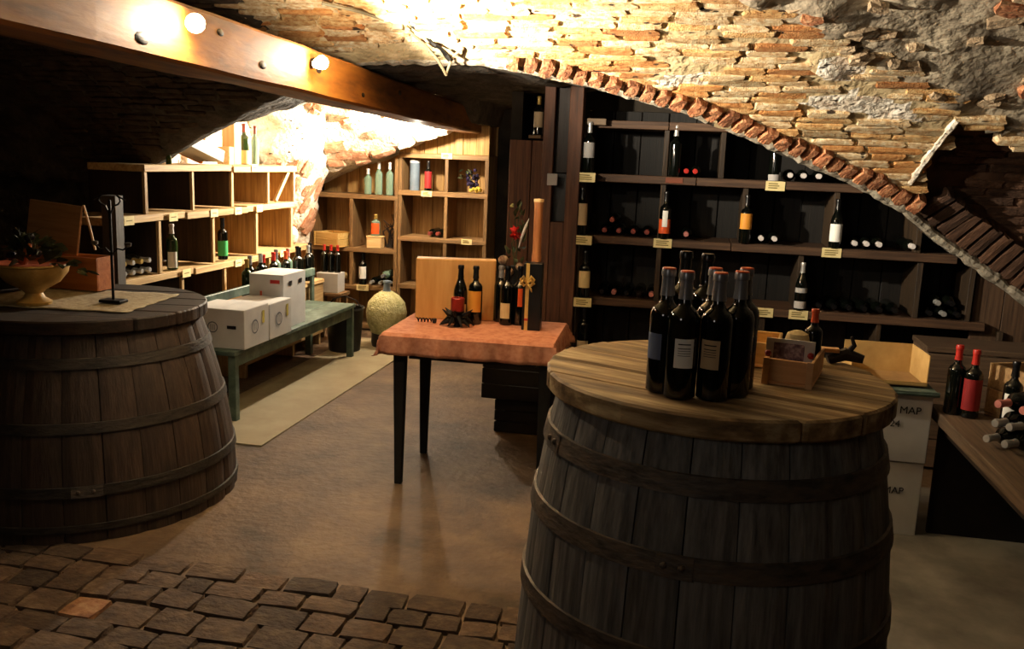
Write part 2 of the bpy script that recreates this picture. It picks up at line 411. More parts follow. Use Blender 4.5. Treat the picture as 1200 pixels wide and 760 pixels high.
while y < 5.79:
    t, n = surf_frame(y)
    x = -4.2+U(0, .2)
    while x < 2.7:
        ln = U(.19, .30)
        xm = x+ln/2
        yy = y+.012*math.sin(xm*1.7+c*.3)
        z = fB(yy)
        lim = max(fA(xm), fB2(xm, yy))
        rec = in_recess(xm, yy)
        ok = z > lim+(.055 if -2 < xm < 2.2 else .07) and not in_rubble(xm-.1, yy) and z > .75
        if rec: ok = z > lim+.10 and not in_rubble(xm-.1, yy)
        patch = in_patch(xm, yy, 1.05)
        if ok and not patch and U(0, 1) > .035:
            p = U(-.006, .004) - (.02 if U(0,1) < .03 else 0)
            loc = Vector((xm, yy, z))+n*(-.022+p)
            if rec: loc += Vector((0, 0, .24))
            a = U(-.03, .03)
            ux = Vector((math.cos(a), 0, 0))+t*math.sin(a); ux.normalize()
            uy = n.cross(ux); 
            M4 = frameM(loc, ux, uy, n, (ln-.007, U(.043, .049), .07))
            q = px_of(loc)
            vis = -30 < q[0] < 1230 and -20 < q[1] < 780
            BR.append((M4, (loc-CAM).length, vis and xm > -2.3, rec, vis))
        x += ln
    y += .0515/math.sqrt(1+dfB(y)**2); c += 1
vis = sorted([b for b in BR if b[2]], key=lambda b: b[1]+U(0, .3))
solo = vis[:290]; rest = vis[290:]+[b for b in BR if not b[2] and b[4]]
for b in solo:
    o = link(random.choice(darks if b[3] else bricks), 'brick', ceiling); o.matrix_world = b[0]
def stuff(name, lst, m, meshes):
    v = []; f = []; tn = []
    for b in lst:
        s = random.choice(meshes); k = len(v); v += [tuple(b[0] @ q.co) for q in s.vertices]; tt = U(0, 1)
        for p in s.polygons: f.append(tuple(i+k for i in p.vertices)); tn.append(tt)
    me = bpy.data.meshes.new(name); me.from_pydata(v, [], f); me.materials.append(m)
    at = me.attributes.new('tone', 'FLOAT', 'FACE'); at.data.foreach_set('value', tn); me.update()
    o = link(me, name, ceiling); o['kind'] = 'stuff'; return o
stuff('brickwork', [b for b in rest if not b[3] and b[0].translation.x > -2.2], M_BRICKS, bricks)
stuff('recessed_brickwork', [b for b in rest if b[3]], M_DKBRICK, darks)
stuff('shaded_brickwork', [b for b in rest if b[0].translation.x <= -2.2 and not b[3]], mat('shaded_brick', ['2c231b', '4a3a2c', '5c4a38'], (12, 12, 12), .95, .6, rand=.2), bricks)  # bricks left of the beam, shade put into their colour
# arch bricks along the crease
x = -1.75; last = None
while x < 2.05:
    yb = crease_y(x); xb = x+.02; p0 = Vector((x, yb, fA(x))); p1 = Vector((xb, crease_y(xb), fA(xb)))
    T = (p1-p0).normalized(); t, n = surf_frame(yb)
    n = (n - T*n.dot(T)).normalized()
    up_ = T.cross(n); 
    if up_.z < 0: up_ = -up_
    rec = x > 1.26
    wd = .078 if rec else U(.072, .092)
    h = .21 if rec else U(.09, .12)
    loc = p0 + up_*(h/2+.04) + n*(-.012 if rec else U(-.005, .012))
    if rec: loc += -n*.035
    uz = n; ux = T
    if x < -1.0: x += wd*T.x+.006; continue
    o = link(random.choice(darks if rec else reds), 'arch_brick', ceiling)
    o.matrix_world = frameM(loc, ux, ux.cross(uz)*-1, uz, (wd-.012, h, .09))
    x += wd*T.x+.006
lip = []
x = -1.8
while x < 2.1:
    yb = crease_y(x); tt_, nn_ = surf_frame(yb)
    lip.append(Vector((x, yb+.012, fA(x)+.022))+Vector((0, U(-.005, .005), U(-.005, .005)))); x += .035
MB().tube(lip, [U(.024, .036) for _ in lip], 7).build('mortar_lip', mat('grey_mortar', ['6c6454', '9a9080', 'b4ac98'], (12, 12, 12), .95, .9, rand=0, dist=.02), ceiling)
# plaster edging of the recess
pts = []
for k in range(9):
    yy = 4.97+.05*k; xx = 1.225+.25*(5.2-yy); t, n = surf_frame(yy)
    pts.append(Vector((xx, yy, fB(yy)))+n*.004)
MB().tube(pts, [.016+.006*(k % 2) for k in range(9)], 6).build('mortar_edge', M_WHITEWASH, ceiling)
# stones in the rubble corner and in the whitewashed bay
def vz(x, y): return vault(x, y)[0]
def vnorm(x, y):
    e = .04; return Vector(((vz(x+e, y)-vz(x-e, y))/(2*e), (vz(x, y+e)-vz(x, y-e))/(2*e), -1)).normalized()
k = 0; cnt = 0
while k < 75 and cnt < 4000:
    cnt += 1
    x = U(.2, 2.1); y = U(3.6, 5.4)
    if not in_rubble(x, y) or vault(x, y)[1] != 1: continue
    n = vnorm(x, y); s = U(.05, .14); a = U(-.6, .6)
    ux = Vector((math.cos(a), math.sin(a), 0)); ux = (ux-n*ux.dot(n)).normalized(); uy = n.cross(ux)
    o = link(random.choice(stones+reds[:1]), 'stone', ceiling); o.matrix_world = frameM(Vector((x, y, vz(x, y)))+n*U(-.02, .012), ux, uy, n, (s*1.5, s*.8, .07)); k += 1
k = 0; cnt = 0
while k < 130 and cnt < 6000:
    cnt += 1
    x = U(-3.8, -2.0); y = U(5.75, 7.85)
    if vault(x, y)[1] != 2 or vz(x, y) < 1.0: continue
    n = vnorm(x, y); s = U(.08, .15)
    fan = (x < -2.7 and y > 7.0)
    a = math.atan2(y-7.9, x+3.7) if fan else U(-.4, .4)
    ux = Vector((math.cos(a), math.sin(a), 0)); ux = (ux-n*ux.dot(n)).normalized(); uy = n.cross(ux)
    o = link(random.choice(fans if fan or U(0, 1) < .12 else pales), 'vault_stone', ceiling)
    o.matrix_world = frameM(Vector((x, y, vz(x, y)))+n*U(-.022, .004), ux, uy, n, (s*1.6, s*.7, .07)); k += 1

sp = MB(); n_ = 28; hs = [.80+.035*k for k in range(37)]
for k, z in enumerate(hs):
    r_ = .15+.05*sst(.8, 1.1, z)+.20*((z-.8)/.9)**2.2
    for i in range(n_):
        a = 2*PI*i/n_; q = r_*(1+.16*noise.fractal(Vector((math.cos(a)*1.6, math.sin(a)*1.6, z*6)), 1, 2, 3))
        sp.v.append((-3.64+q*math.cos(a), 7.86+q*math.sin(a)*.9, z))
for k in range(len(hs)-1):
    for i in range(n_): sp.f.append((k*n_+i, k*n_+(i+1) % n_, (k+1)*n_+(i+1) % n_, (k+1)*n_+i))
sp.f.append(tuple(range(n_))[::-1])
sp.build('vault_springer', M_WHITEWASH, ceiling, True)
for k in range(26):
    z = U(.86, 1.6); a = U(-1.7, .1); r_ = .15+.05*sst(.8, 1.1, z)+.20*((z-.8)/.9)**2.2
    n = Vector((math.cos(a), math.sin(a)*.9, -.35)).normalized(); ux = Vector((-.3*math.sin(a), .3*math.cos(a), .8)); ux = (ux-n*ux.dot(n)).normalized(); uy = n.cross(ux)
    o = link(random.choice(fans), 'vault_stone', ceiling); o.matrix_world = frameM(Vector((-3.64+r_*math.cos(a), 7.86+r_*.9*math.sin(a), z))-n*.02, ux, uy, n, (U(.1, .18), .06, .07))
# walls
def wall(name, x0, x1, y0, y1, z0, z1, m=M_WALL, label='dark rough cellar wall'):
    return tag(MB().box(x0, x1, y0, y1, z0, z1).build(name, m), label, kind='structure')
wall('wall_left', -4.0, -3.86, 5.75, 8.5, -.1, 2.6, M_WHITEWASH, 'stone side wall behind the long shelves')
wall('wall_side', -5.4, -5.25, -2.8, 5.9, -.1, 2.6, M_SHADE, 'shade-darkened side wall under the springing of the vault')
wall('wall_end', -5.4, -3.86, 5.75, 5.9, -.1, 2.6, M_SHADE, 'shade-darkened wall where the vault springs')
wall('wall_back', -4.0, -1.15, 8.36, 8.5, -.1, 2.5, M_WALL, 'wall behind the lit corner shelves')
wall('wall_right', 2.62, 2.8, -2.8, 6.5, -.1, 2.9, M_WALL, 'side wall beyond the wall bench')
wall('wall_alcove', -.98, 2.7, 6.28, 6.4, -.1, 2.5, M_WALL, 'wall behind the dark bottle rack')
wall('wall_behind', -5.4, 2.8, -2.8, -2.66, -.1, 2.9)
nook = tag(MB().box(-1.30, -1.22, 6.42, 8.4, -.05, 2.4).build('wall_nook', M_WALL), 'dark partition beside the corner shelves', kind='structure')
for i in range(2):
    board('plank', wood('brown_plank', ['3c2416', '6a4228', '7e5334'], 'z'), nook, -1.29+i*.16, -1.135+i*.16, 6.36, 6.40, 0, 1.79)

# ------------------------------------------------------------------ ceiling beam and its lamps
A = Vector((-1.608, 1.9, 1.916)); B = Vector((-1.874, 7.8, 1.867)); D = (B-A).normalized()
A2 = A-D*3.9; B2 = B+D*.45
L = (B2-A2).length
bm_ = MB(); n = 60
for k in range(n+1):
    s = L*k/n
    for (xx, zz) in ((0, .012), (0, .188), (-.012, .2), (-.188, .2), (-.2, .188), (-.2, .012), (-.188, 0), (-.012, 0)):
        nv = noise.noise(Vector((s*2, xx*8, zz*8)))*.006
        bm_.v.append((xx+nv, s, zz+nv))
for k in range(n):
    for i in range(8): bm_.f.append((k*8+i, k*8+(i+1) % 8, (k+1)*8+(i+1) % 8, (k+1)*8+i))
bm_.f.append(tuple(range(8))); bm_.f.append(tuple(n*8+i for i in range(8))[::-1])
beam = bm_.build('ceiling_beam', W_BEAM('y'))
beam.location = A2; beam.rotation_euler = D.to_track_quat('Y', 'Z').to_euler()
for k, (s_, zz) in enumerate(((3.7, .06), (4.15, .13), (4.5, .05), (5.0, .14), (5.35, .07), (5.95, .12), (6.6, .06), (7.3, .13))):
    MB().ball((0.0, s_, zz), .016+.004*(k % 3), 8, (.25, 1.7, .8)).build('knot', W_DARK('y'), beam, True)
tag(beam, 'long honey-coloured squared timber beam running under the vault with three lamps fixed to it', 'beam')
M_BULB = emit('lit_bulb', 'ffe0a8', 60)
blabs = ['glowing reflector bulb on the beam, nearest the camera', 'glowing bulb midway along the lit face of the beam', 'small glowing bulb hanging under the far end of the beam']
for i, (pos, glow, sp) in enumerate(BULBS):
    t = thing('beam_lamp', blabs[i], 'lamp', pos, group='bulbs on the ceiling beam')
    dirv = (Vector((.35, -.75, -.1)) if i == 0 else Vector((.6, -.2, .1)) if i == 1 else Vector((-.3, .1, -.6))).normalized()
    Mx = dirv.to_track_quat('Z', 'Y').to_matrix().to_4x4()
    rb = .030 if i < 2 else .020
    MB().lathe([(.004, rb*1.1), (rb*.6, rb), (rb, rb*.55), (rb*1.02, rb*.2), (rb*.75, -rb*.6), (rb*.5, -rb*1.2)][::-1], 16, M=Mx).build('bulb', M_BULB, t, True)
    MB().lathe([(rb*.55, -rb*1.2), (rb*.6, -rb*2.4), (rb*.3, -rb*2.6)][::-1], 12, M=Mx).build('socket', M_BLACKP, t, True)
    back = -dirv*rb*2.3
    anchor = Vector((-1.72-pos[0] if i < 2 else .30, 0, .0 if i < 2 else .05))
    MB().tube([back, anchor*.5+Vector((0, .02, .02)), anchor], .006, 6).build('bracket', M_BLKIRON, t)
    off = dirv*(rb*2.0)
    l1 = add_light('bulb_light', 'POINT', Vector(pos)+off, glow, WARM, None, .02)
    l2 = add_light('reflector_light', 'SPOT', Vector(pos)+off, sp[0], WARM, sp[1], .03, sp[2], .8)

# conduit on the vault
t = thing('electric_conduit', 'pale conduit pipes and junction box fixed to the bright vault above the arch', 'conduit', (-1.46, 4.35, 2.28))
def rel(pts, o): return [Vector(p)-Vector(o) for p in pts]
o0 = (-1.46, 4.35, 2.28)
MB().tube(rel([(-1.75, 4.1, 2.33), (-1.6, 4.2, 2.31), (-1.48, 4.33, 2.28)], o0), .008).build('pipe', M_PIPE, t, True)
MB().tube(rel([(-1.44, 4.37, 2.27), (-1.35, 4.45, 2.19), (-1.30, 4.50, 2.13), (-1.27, 4.56, 2.06)], o0), .008).build('pipe', M_PIPE, t, True)
MB().tube(rel([(-1.17, 4.5, 2.19), (-1.23, 4.53, 2.15), (-1.27, 4.56, 2.07)], o0), .007).build('pipe', M_PIPE, t, True)
MB().box(-.028, .028, -.02, .02, -.03, .03).build('junction_box', M_PIPE, t, bevel=.004)
tag(MB().tube([(-1.42+.02*k, 4.34+.02*k+U(-.01, .01), 2.30-.018*k+U(-.01, .01)) for k in range(10)], [U(.005, .014) for k in range(10)], 6).build('sooty_cable', M_BLKIRON), 'ragged black cable hanging beside the pale conduit', 'cable')

# ------------------------------------------------------------------ bottles
_bm = {}
def bottle_meshes(style, r, h):
    k = (style, r, h)
    if k in _bm: return _bm[k]
    if style == 'burgundy': prof = [(.0, .01), (.8*r, 0), (r, .006), (r, .52*h), (.96*r, .57*h), (.8*r, .65*h), (.55*r, .73*h), (.38*r, .80*h), (.34*r, .95*h), (.40*r, .955*h), (.40*r, .99*h), (.3*r, h)]
    else: prof = [(.0, .01), (.85*r, 0), (r, .006), (r, .62*h), (.97*r, .655*h), (.8*r, .695*h), (.52*r, .725*h), (.38*r, .76*h), (.35*r, .94*h), (.42*r, .945*h), (.42*r, .98*h), (.3*r, h)]
    _bm[k] = (prof, {})
    return _bm[k]
def bmesh_of(style, r, h, what, m, lab=None):
    prof, cache = bottle_meshes(style, r, h)
    kk = (what, m.name, lab)
    if kk in cache: return cache[kk]
    if what == 'glass': me = MB().lathe(prof, 20).mesh('bottle_glass', m, True)
    elif what == 'capsule': me = MB().lathe([(.46*r, .79*h), (.40*r, .86*h), (.39*r, .94*h), (.46*r, .945*h), (.46*r, .985*h), (.40*r, 1.006*h), (.05*r, 1.008*h)], 16).mesh('capsule', m, True)
    else:
        z0, z1, aw = lab; b = MB(); n = 14; rr = r*1.015
        for zz in (z0*h, z1*h):
            for i in range(n+1):
                a = -PI/2-aw/2+aw*i/n; b.v.append((rr*math.cos(a), rr*math.sin(a), zz))
        for zz in (z0*h, z1*h):
            for i in range(n+1):
                a = -PI/2-aw/2+aw*i/n; b.v.append((.97*rr*math.cos(a), .97*rr*math.sin(a), zz))
        m1 = n+1
        for i in range(n): b.f += [(i, i+1, m1+i+1, m1+i), (2*m1+i+1, 2*m1+i, 3*m1+i, 3*m1+i+1), (i+1, i, 2*m1+i, 2*m1+i+1), (m1+i, m1+i+1, 3*m1+i+1, 3*m1+i)]
        me = b.mesh('paper_label', m, True)
    cache[kk] = me; return me
def bottle(label, loc, cap='black', lab=None, rz=0, glass='dark', style='bordeaux', r=.037, h=.30, group=None, rng=(.18, .50), aw=2.4, rot=None, lab2=None, prints=False, name='wine_bottle'):
    t = thing(name, label, 'bottle', loc, rz, group, rot)
    link(bmesh_of(style, r, h, 'glass', GLS[glass]), 'bottle_glass', t)
    if cap: link(bmesh_of(style, r, h, 'capsule', CAPS[cap]), 'capsule', t)
    if lab:
        pl = link(bmesh_of(style, r, h, 'label', LABS[lab], (rng[0], rng[1], aw)), 'paper_label', t)
        if prints:
            for (u, v_) in ((.80, .84), (.66, .69), (.58, .60), (.50, .52), (.42, .44)):
                q = rng[0]+(rng[1]-rng[0])*u; q2 = rng[0]+(rng[1]-rng[0])*v_
                link(bmesh_of(style, r*1.006, h, 'label', M_INK, (q, q2, aw*.65)), 'label_print', pl)
    if lab2: link(bmesh_of(style, r, h, 'label', LABS[lab2[0]], (lab2[1], lab2[2], aw)), 'neck_label', t)
    return t
LIE = (R(90), 0, 0)      # neck towards the camera side (-Y)
def lying(label, loc, cap, group, glass='dark', rot=LIE, **k):
    return bottle(label, loc, cap, None, glass=glass, group=group, rot=rot, **k)

# ------------------------------------------------------------------ the two cask tables
def cask(label, cx, cy, prof, nst, stave_m, hoops, lidR, lz0, lz1, lid_m, lidrot, lidc=None):
    t = thing('cask_table', label, 'cask', (cx, cy, 0))
    def rad(z): return float(np.interp(z, [p[0] for p in prof], [p[1] for p in prof]))
    H = prof[-1][0]; da = 2*PI/nst
    b = MB(); nz = 12
    for k in range(nz+1):
        z = H*k/nz; r = rad(z)
        for (a, dr) in ((-.5, -.03), (-.485, -.004), (-.25, .002), (0, .003), (.25, .002), (.485, -.004), (.5, -.03)):
            b.v.append(((r+dr)*math.cos(a*da), (r+dr)*math.sin(a*da), z))
    for k in range(nz):
        for i in range(6): b.f.append((k*7+i, k*7+i+1, (k+1)*7+i+1, (k+1)*7+i))
    me = b.mesh('stave', stave_m)
    for i in range(nst): link(me, 'stave', t, (0, 0, .001), (0, 0, i*da+U(-.004, .004)))
    core = MB().lathe([(rad(z)-.012, z) for z in (0.01, H*.33, H*.66, H-.01)], 40).build('cask_core', W_DARK('z'), t, True)
    for hz, hh in hoops:
        pr = [(rad(hz)+.002, hz), (rad(hz)+.010, hz+.001), (rad(hz+hh)+.010, hz+hh-.001), (rad(hz+hh)+.002, hz+hh)]
        ho = MB()
        n = 64; v = []
        for (r_, z_) in pr:
            for i in range(n): a = 2*PI*i/n; v.append((r_*math.cos(a), r_*math.sin(a), z_))
        f = [(j*n+i, j*n+(i+1) % n, (j+1)*n+(i+1) % n, (j+1)*n+i) for j in range(3) for i in range(n)]
        ho.add(v, f); hb = ho.build('hoop', M_IRON if cx > 0 else M_DKIRON, t, True)
        # overlap plate with two rivets
        a0 = {0: -2.72, 1: -1.78, 2: -1.0, 3: -2.4}[hoops.index((hz, hh)) % 4]
        for q in (0, .085):
            a = a0+q; rr = rad(hz+hh/2)+.012
            MB().ball((rr*math.cos(a), rr*math.sin(a), hz+hh/2), .009, 8).build('rivet', M_IRON, hb, True)
        pl = MB(); v = []
        for zz in (hz-.001, hz+hh+.001):
            for i in range(5):
                a = a0-.04+.045*i; rr = rad(zz)+.0125; v.append((rr*math.cos(a), rr*math.sin(a), zz))
        pl.add(v, [(i, i+1, 6+i, 5+i) for i in range(4)]); pl.build('hoop_lap', M_IRON, hb)
    lc = lidc or (0, 0)
    nb = 6; wb = 2*lidR/nb
    for i in range(nb):
        ya, yb = -lidR+i*wb+.002, -lidR+(i+1)*wb-.002
        pts = []
        m = 12
        for k in range(m+1):
            yy = ya+(yb-ya)*k/m; pts.append((math.sqrt(max(0, lidR**2-yy*yy)), yy))
        for k in range(m, -1, -1):
            yy = ya+(yb-ya)*k/m; pts.append((-math.sqrt(max(0, lidR**2-yy*yy)), yy))
        pts = [(px*(1+U(-.006, .004)), py) for px, py in pts]
        o = MB().prism(pts, 0, lz1-lz0+U(-.003, .002)).build('lid_board', lid_m, t, loc=(lc[0], lc[1], lz0), bevel=.006)
        o.rotation_euler = (0, 0, lidrot)
    return t
cask('round weathered wine cask with iron hoops and plank top in the foreground carrying eight bottles', .10, 2.46,
     [(0, .525), (.3, .515), (.5, .50), (.7, .485), (.92, .452), (1.045, .425)], 24, W_STAVE('z'),
     [(.905, .05), (.715, .052), (.485, .05), (.12, .05)], .462, 1.045, 1.10, W_GREYB('x'), R(-24), (0, .0))
cask('dark wide wine cask with plank top carrying the yellow footed bowl', -2.77, 3.69,
     [(0, .68), (.2, .672), (.4, .645), (.6, .60), (.86, .525)], 26, W_STAVE2('z'),
     [(.72, .045), (.46, .045), (.20, .045), (.05, .03)], .555, .86, .92, W_DARK('x'), R(10))

# bottles on the foreground cask
cb = [(-.040, 2.20, 'grey', 'blue', 'dark bottle with blue-grey label at outer edge of the foreground cask group, beside table side', -.75, (.30, .52)),
      (.004, 2.155, 'grey', 'white', 'dark bottle facing forward with full white label in front of foreground cask group', .15, (.28, .52)),
      (.082, 2.165, 'grey', 'tan', 'dark bottle with beige-grey label turned aside in front of foreground cask group', -.55+.2, (.28, .52)),
      (.134, 2.22, 'grey', None, 'unlabelled dark bottle at front of cask group, nearest the small wooden crate', 0, (0, 0)),
      (.072, 2.262, 'grey', None, 'dark bottle in the middle of the cask group behind the beige-labelled one', 0, (0, 0)),
      (.150, 2.305, 'grey', None, 'dark bottle of cask group in second rank on the crate side', 0, (0, 0)),
      (-.002, 2.46, 'black', None, 'tallest-looking black-topped bottle at the back of cask group', 0, (0, 0)),
      (.055, 2.42, 'black', None, 'black-topped bottle at back of cask group, nearer the crate', 0, (0, 0))]
for (x, y, cp, lb, tx, rz, rg) in cb:
    bt = bottle(tx, (x, y, 1.10), cp, lb, rz, r=.039, h=.305 if y < 2.4 else .325, group='bottles on the foreground cask', rng=(rg[0]-.02, rg[1]-.03) if lb else rg, aw=1.2, prints=(lb in ('white', 'tan')))
    if cp == 'grey':
        rr = .039*.4
        MB().lathe([(rr*1.12, .3055), (rr*1.0, .3085), (.001, .3088)], 14).build('capsule_disc', CAPS['orange'], bt)
# small crates and odd things on the foreground cask
def open_crate(name, label, loc, rz, w_, d_, h_, m, th=.009, slats=1, cat='crate', front=1.0, posts=True):
    t = thing(name, label, cat, loc, rz)
    board('crate_floor', m, t, -w_/2, w_/2, -d_/2, d_/2, 0, th)
    def side(nm, a):
        for k in range(slats):
            zz0 = th+(h_-th)*k/slats+.002; zz1 = th+(h_-th)*(k+1)/slats-.002
            board(nm, m, t, *a, zz0, zz1, bevel=.0015, jit=.001)
    side('end_board', (-w_/2, w_/2, -d_/2, -d_/2+th)) if front >= 1 else board('end_board', m, t, -w_/2, w_/2, -d_/2, -d_/2+th, th, h_*front)
    side('end_board', (-w_/2, w_/2, d_/2-th, d_/2))
    side('side_board', (-w_/2, -w_/2+th, -d_/2+th, d_/2-th)); side('side_board', (w_/2-th, w_/2, -d_/2+th, d_/2-th))
    if posts:
        for sx in (-1, 1):
            a = sorted((sx*(w_/2+.001), sx*(w_/2-.016)))
            board('corner_batten', m, t, a[0], a[1], -d_/2-.007, -d_/2, 0, h_, bevel=.001, jit=.0005)
    return t
W_CRATE = wood('crate_pine', ['b88a58', 'cea070', 'deb688'], 'x', fine=40)
open_crate('small_crate', 'small pale wooden crate on the foreground cask holding a picture card and jar', (.305, 2.47, 1.10), R(-14), .125, .24, .072, W_CRATE)
open_crate('shallow_tray', 'low open pale wooden tray behind the bottles on the foreground cask', (.20, 2.66, 1.10), R(-8), .17, .2, .075, wood('tray_pine', ['c89a58', 'dcb470', 'e8c486'], 'x'), posts=False)
t = thing('picture_card', 'white-framed picture card standing in the small crate', 'card', (.285, 2.42, 1.115), R(-12))
board('card_frame', M_WHITE, t, -.062, .062, -.003, .003, 0, .098, bevel=0, jit=0)
board('picture', mat('grape_picture', ['3c2c34', '7c6670', 'b8a8ac'], (60, 60, 60), .5, 0, rand=0), t, -.042, .036, -.0045, -.003, .02, .088, bevel=0, jit=0)
t = bottle('short dark jar bottle with bright orange cap standing in the small crate', (.355, 2.53, 1.112), 'orange', None, r=.024, h=.17, name='small_bottle')
tag(MB().lathe([(.0, .0), (.03, .004), (.034, .03), (.028, .052), (.012, .06)], 14).build('cheese_jar', M_PAPER, None, True, loc=(.31, 2.50, 1.165)), 'round pale-topped parcel in the small crate behind the picture card', 'parcel')
for k, (dx, dz) in enumerate([(-.058, 0), (.05, .0)]):
    tag(MB().ball((0, 0, 0), .009, 8).build('red_bead', M_RED, None, True, loc=(.285+dx, 2.395, 1.178)), ['red wax bead at the picture card corner facing the bottles', 'red wax bead at the picture card corner away from the bottles'][k], 'bead')
t = thing('dark_trivet', 'dark twisted vine stump with pale cut end on the foreground cask behind the crate', 'stump', (.475, 2.70, 1.10))
MB().tube([(-.05, 0, .012), (0, .01, .03), (.05, 0, .02)], [.014, .02, .012], 8).build('vine_wood', W_DARK('x'), t, True)
MB().tube([(.0, .01, .025), (.02, 0, .06), (.01, 0, .085)], [.01, .008, .004], 6).build('twig', W_DARK('z'), t, True)
MB().box(-.07, -.02, -.01, .02, .035, .046).build('cut_end', W_CRATE, t)

# ------------------------------------------------------------------ things on the wide dark cask
cl = MB(); n = 22
Pq = [(-3.2, 3.37), (-2.40, 3.49), (-2.47, 4.03), (-3.2, 3.93)]
for j in range(n+1):
    for i in range(n+1):
        u, v_ = i/n, j/n
        x = (1-v_)*((1-u)*Pq[0][0]+u*Pq[1][0])+v_*((1-u)*Pq[3][0]+u*Pq[2][0]); y = (1-v_)*((1-u)*Pq[0][1]+u*Pq[1][1])+v_*((1-u)*Pq[3][1]+u*Pq[2][1])
        cl.v.append((x+.006*math.sin(v_*30), y+.008*math.sin(u*25), .9245+.003*noise.noise(Vector((x*9, y*9, 0)))))
for j in range(n):
    for i in range(n): cl.f.append((j*(n+1)+i, j*(n+1)+i+1, (j+1)*(n+1)+i+1, (j+1)*(n+1)+i))
o = tag(cl.build('linen_cloth', M_LINEN, None, True), 'rumpled natural linen cloth spread on the wide dark cask', 'cloth')
sm = o.modifiers.new('thick', 'SOLIDIFY'); sm.thickness = .003
t = thing('footed_bowl', 'yellow ceramic footed bowl on the linen cloth', 'bowl', (-2.87, 3.50, .928))
MB().lathe([(.0, 0), (.072, 0), (.074, .012), (.045, .03), (.036, .05), (.05, .065), (.11, .10), (.145, .145), (.150, .172), (.158, .178), (.155, .185), (.146, .182), (.135, .15), (.09, .11), (.0, .095)], 36).build('bowl_body', M_CERAM, t, True)
MB().lathe([(.130, .150), (.149, .176), (.152, .186), (.140, .180)], 36).build('orange_liner', mat('orange_glaze', ['a04418', 'c05a22'], (20, 20, 20), .5, .1, rand=0), t, True)
def leaf_mesh(name, m, s=.05):
    b = MB(); pr = [(0, 0), (.35, .3), (.6, .38), (.85, .22), (1.1, 0)]
    v = [(p[0]*s, p[1]*s, .12*s*math.sin(p[0]*3)) for p in pr]+[(p[0]*s, -p[1]*s, .12*s*math.sin(p[0]*3)) for p in pr[1:-1]]+[(.5*s, 0, -.06*s)]
    v2 = [(x, y, z-.0015) for x, y, z in v]
    f = [(0, 1, 8), (1, 2, 8), (2, 3, 8), (3, 4, 8), (4, 7, 8), (7, 6, 8), (6, 5, 8), (5, 0, 8)]
    b.add(v+v2, f+[tuple(i+9 for i in q[::-1]) for q in f])
    return b.mesh(name, m)
LEAF = leaf_mesh('leaf', M_LEAF)
t = thing('dried_arrangement', 'dark dried leaves and gourds heaped in the yellow footed bowl', 'arrangement', (-2.87, 3.50, 1.09))
for k in range(46):
    a = U(0, 2*PI); q = U(.01, .13)
    link(LEAF, 'leaf', t, (q*math.cos(a), q*math.sin(a), .0+U(0, .13)*(1-q*4)+.02), (U(-1, 1), U(-1.2, .3), a), (U(.9, 1.7),)*3)
for k in range(9):
    link(LEAF, 'leaf', t, (.1+.02*k, -.01+U(-.02, .02), .03-.003*k+U(-.01, .01)), (U(-.6, .6), U(-.4, .4), U(-.6, .6)), (U(.8, 1.3),)*3)
MB().tube([(-.02, -.04, .02), (.0, -.03, .07), (.01, -.02, .11)], [.022, .017, .008], 10).build('orange_gourd', mat('orange_gourd', ['a85420', 'c87030'], (9, 9, 9), .6, .1, rand=0), t, True)
for (dx, dy, dz) in ((-.06, 0, .1), (-.03, .03, .13), (.04, -.02, .07), (-.08, -.03, .05)):
    MB().ball((dx, dy, dz), .024, 8, (1, 1, .9)).build('dried_pod', M_GRAPE, t, True)
for k in range(5):
    MB().tube([(U(-.03, .03), 0, .05), (U(-.05, .05), U(-.03, .03), .14), (U(-.08, .06), U(-.03, .03), U(.16, .19))], [.003, .002, .001], 5).build('stem', M_LEAF, t)
# wine box with raised lid
t = thing('wooden_wine_box', 'orange-brown wooden wine box with its lid raised behind the footed bowl', 'box', (-3.03, 3.97, .93))
WB = wood('orange_box_wood', ['945022', 'b06a30', 'c07c42'], 'x', fine=30)
for a in ((-.19, .19, -.07, -.06, 0, .165), (-.19, .19, .06, .07, 0, .165), (-.19, -.18, -.06, .06, 0, .165), (.18, .19, -.06, .06, 0, .165), (-.18, .18, -.06, .06, 0, .01)):
    board('box_side', WB, t, *a, bevel=.002, jit=.001)
lid = board('box_lid', wood('tan_lid_wood', ['8c6240', 'a4784e', 'b48a60'], 'x', fine=30), t, -.35, .0, -.006, .006, 0, .25, bevel=.002, jit=.001)
lid.location = (-.15, .075, .29); lid.rotation_euler = (R(-8), R(3), R(-10))
MB().tube([(.03, .07, .41), (.06, .07, .30), (.10, .05, .19)], .006, 6).build('lid_stay', W_CRATE, t)
# candle stand
t = thing('candle_stand', 'thin black wrought-iron candle stand with curled arms on the linen cloth', 'candle stand', (-2.585, 3.66, .93))
MB().box(-.055, .055, -.035, .035, 0, .014).build('base', M_BLKIRON, t, bevel=.004)
MB().tube([(0, 0, .01), (0, 0, .25), (0, 0, .47)], .0065, 8).build('pole', M_BLKIRON, t, True)
for s in (-1, 1):
    MB().tube([(0, 0, .40)]+[(s*.055*math.sin(a), 0, .44+.03*(1-math.cos(a))) for a in (.4, .9, 1.4, 1.9, 2.4)]+[(s*.08, 0, .47)], .004, 6).build('arm', M_BLKIRON, t, True)
    MB().tube([(0, 0, .22), (s*.03, 0, .25), (s*.06, 0, .245), (s*.085, 0, .265)], .004, 6).build('arm', M_BLKIRON, t, True)
    MB().lathe([(.004, 0), (.014, .004), (.016, .018), (.011, .02)], 10, c=(s*.085, 0, .26)).build('candle_cup', M_IRON, t, True)

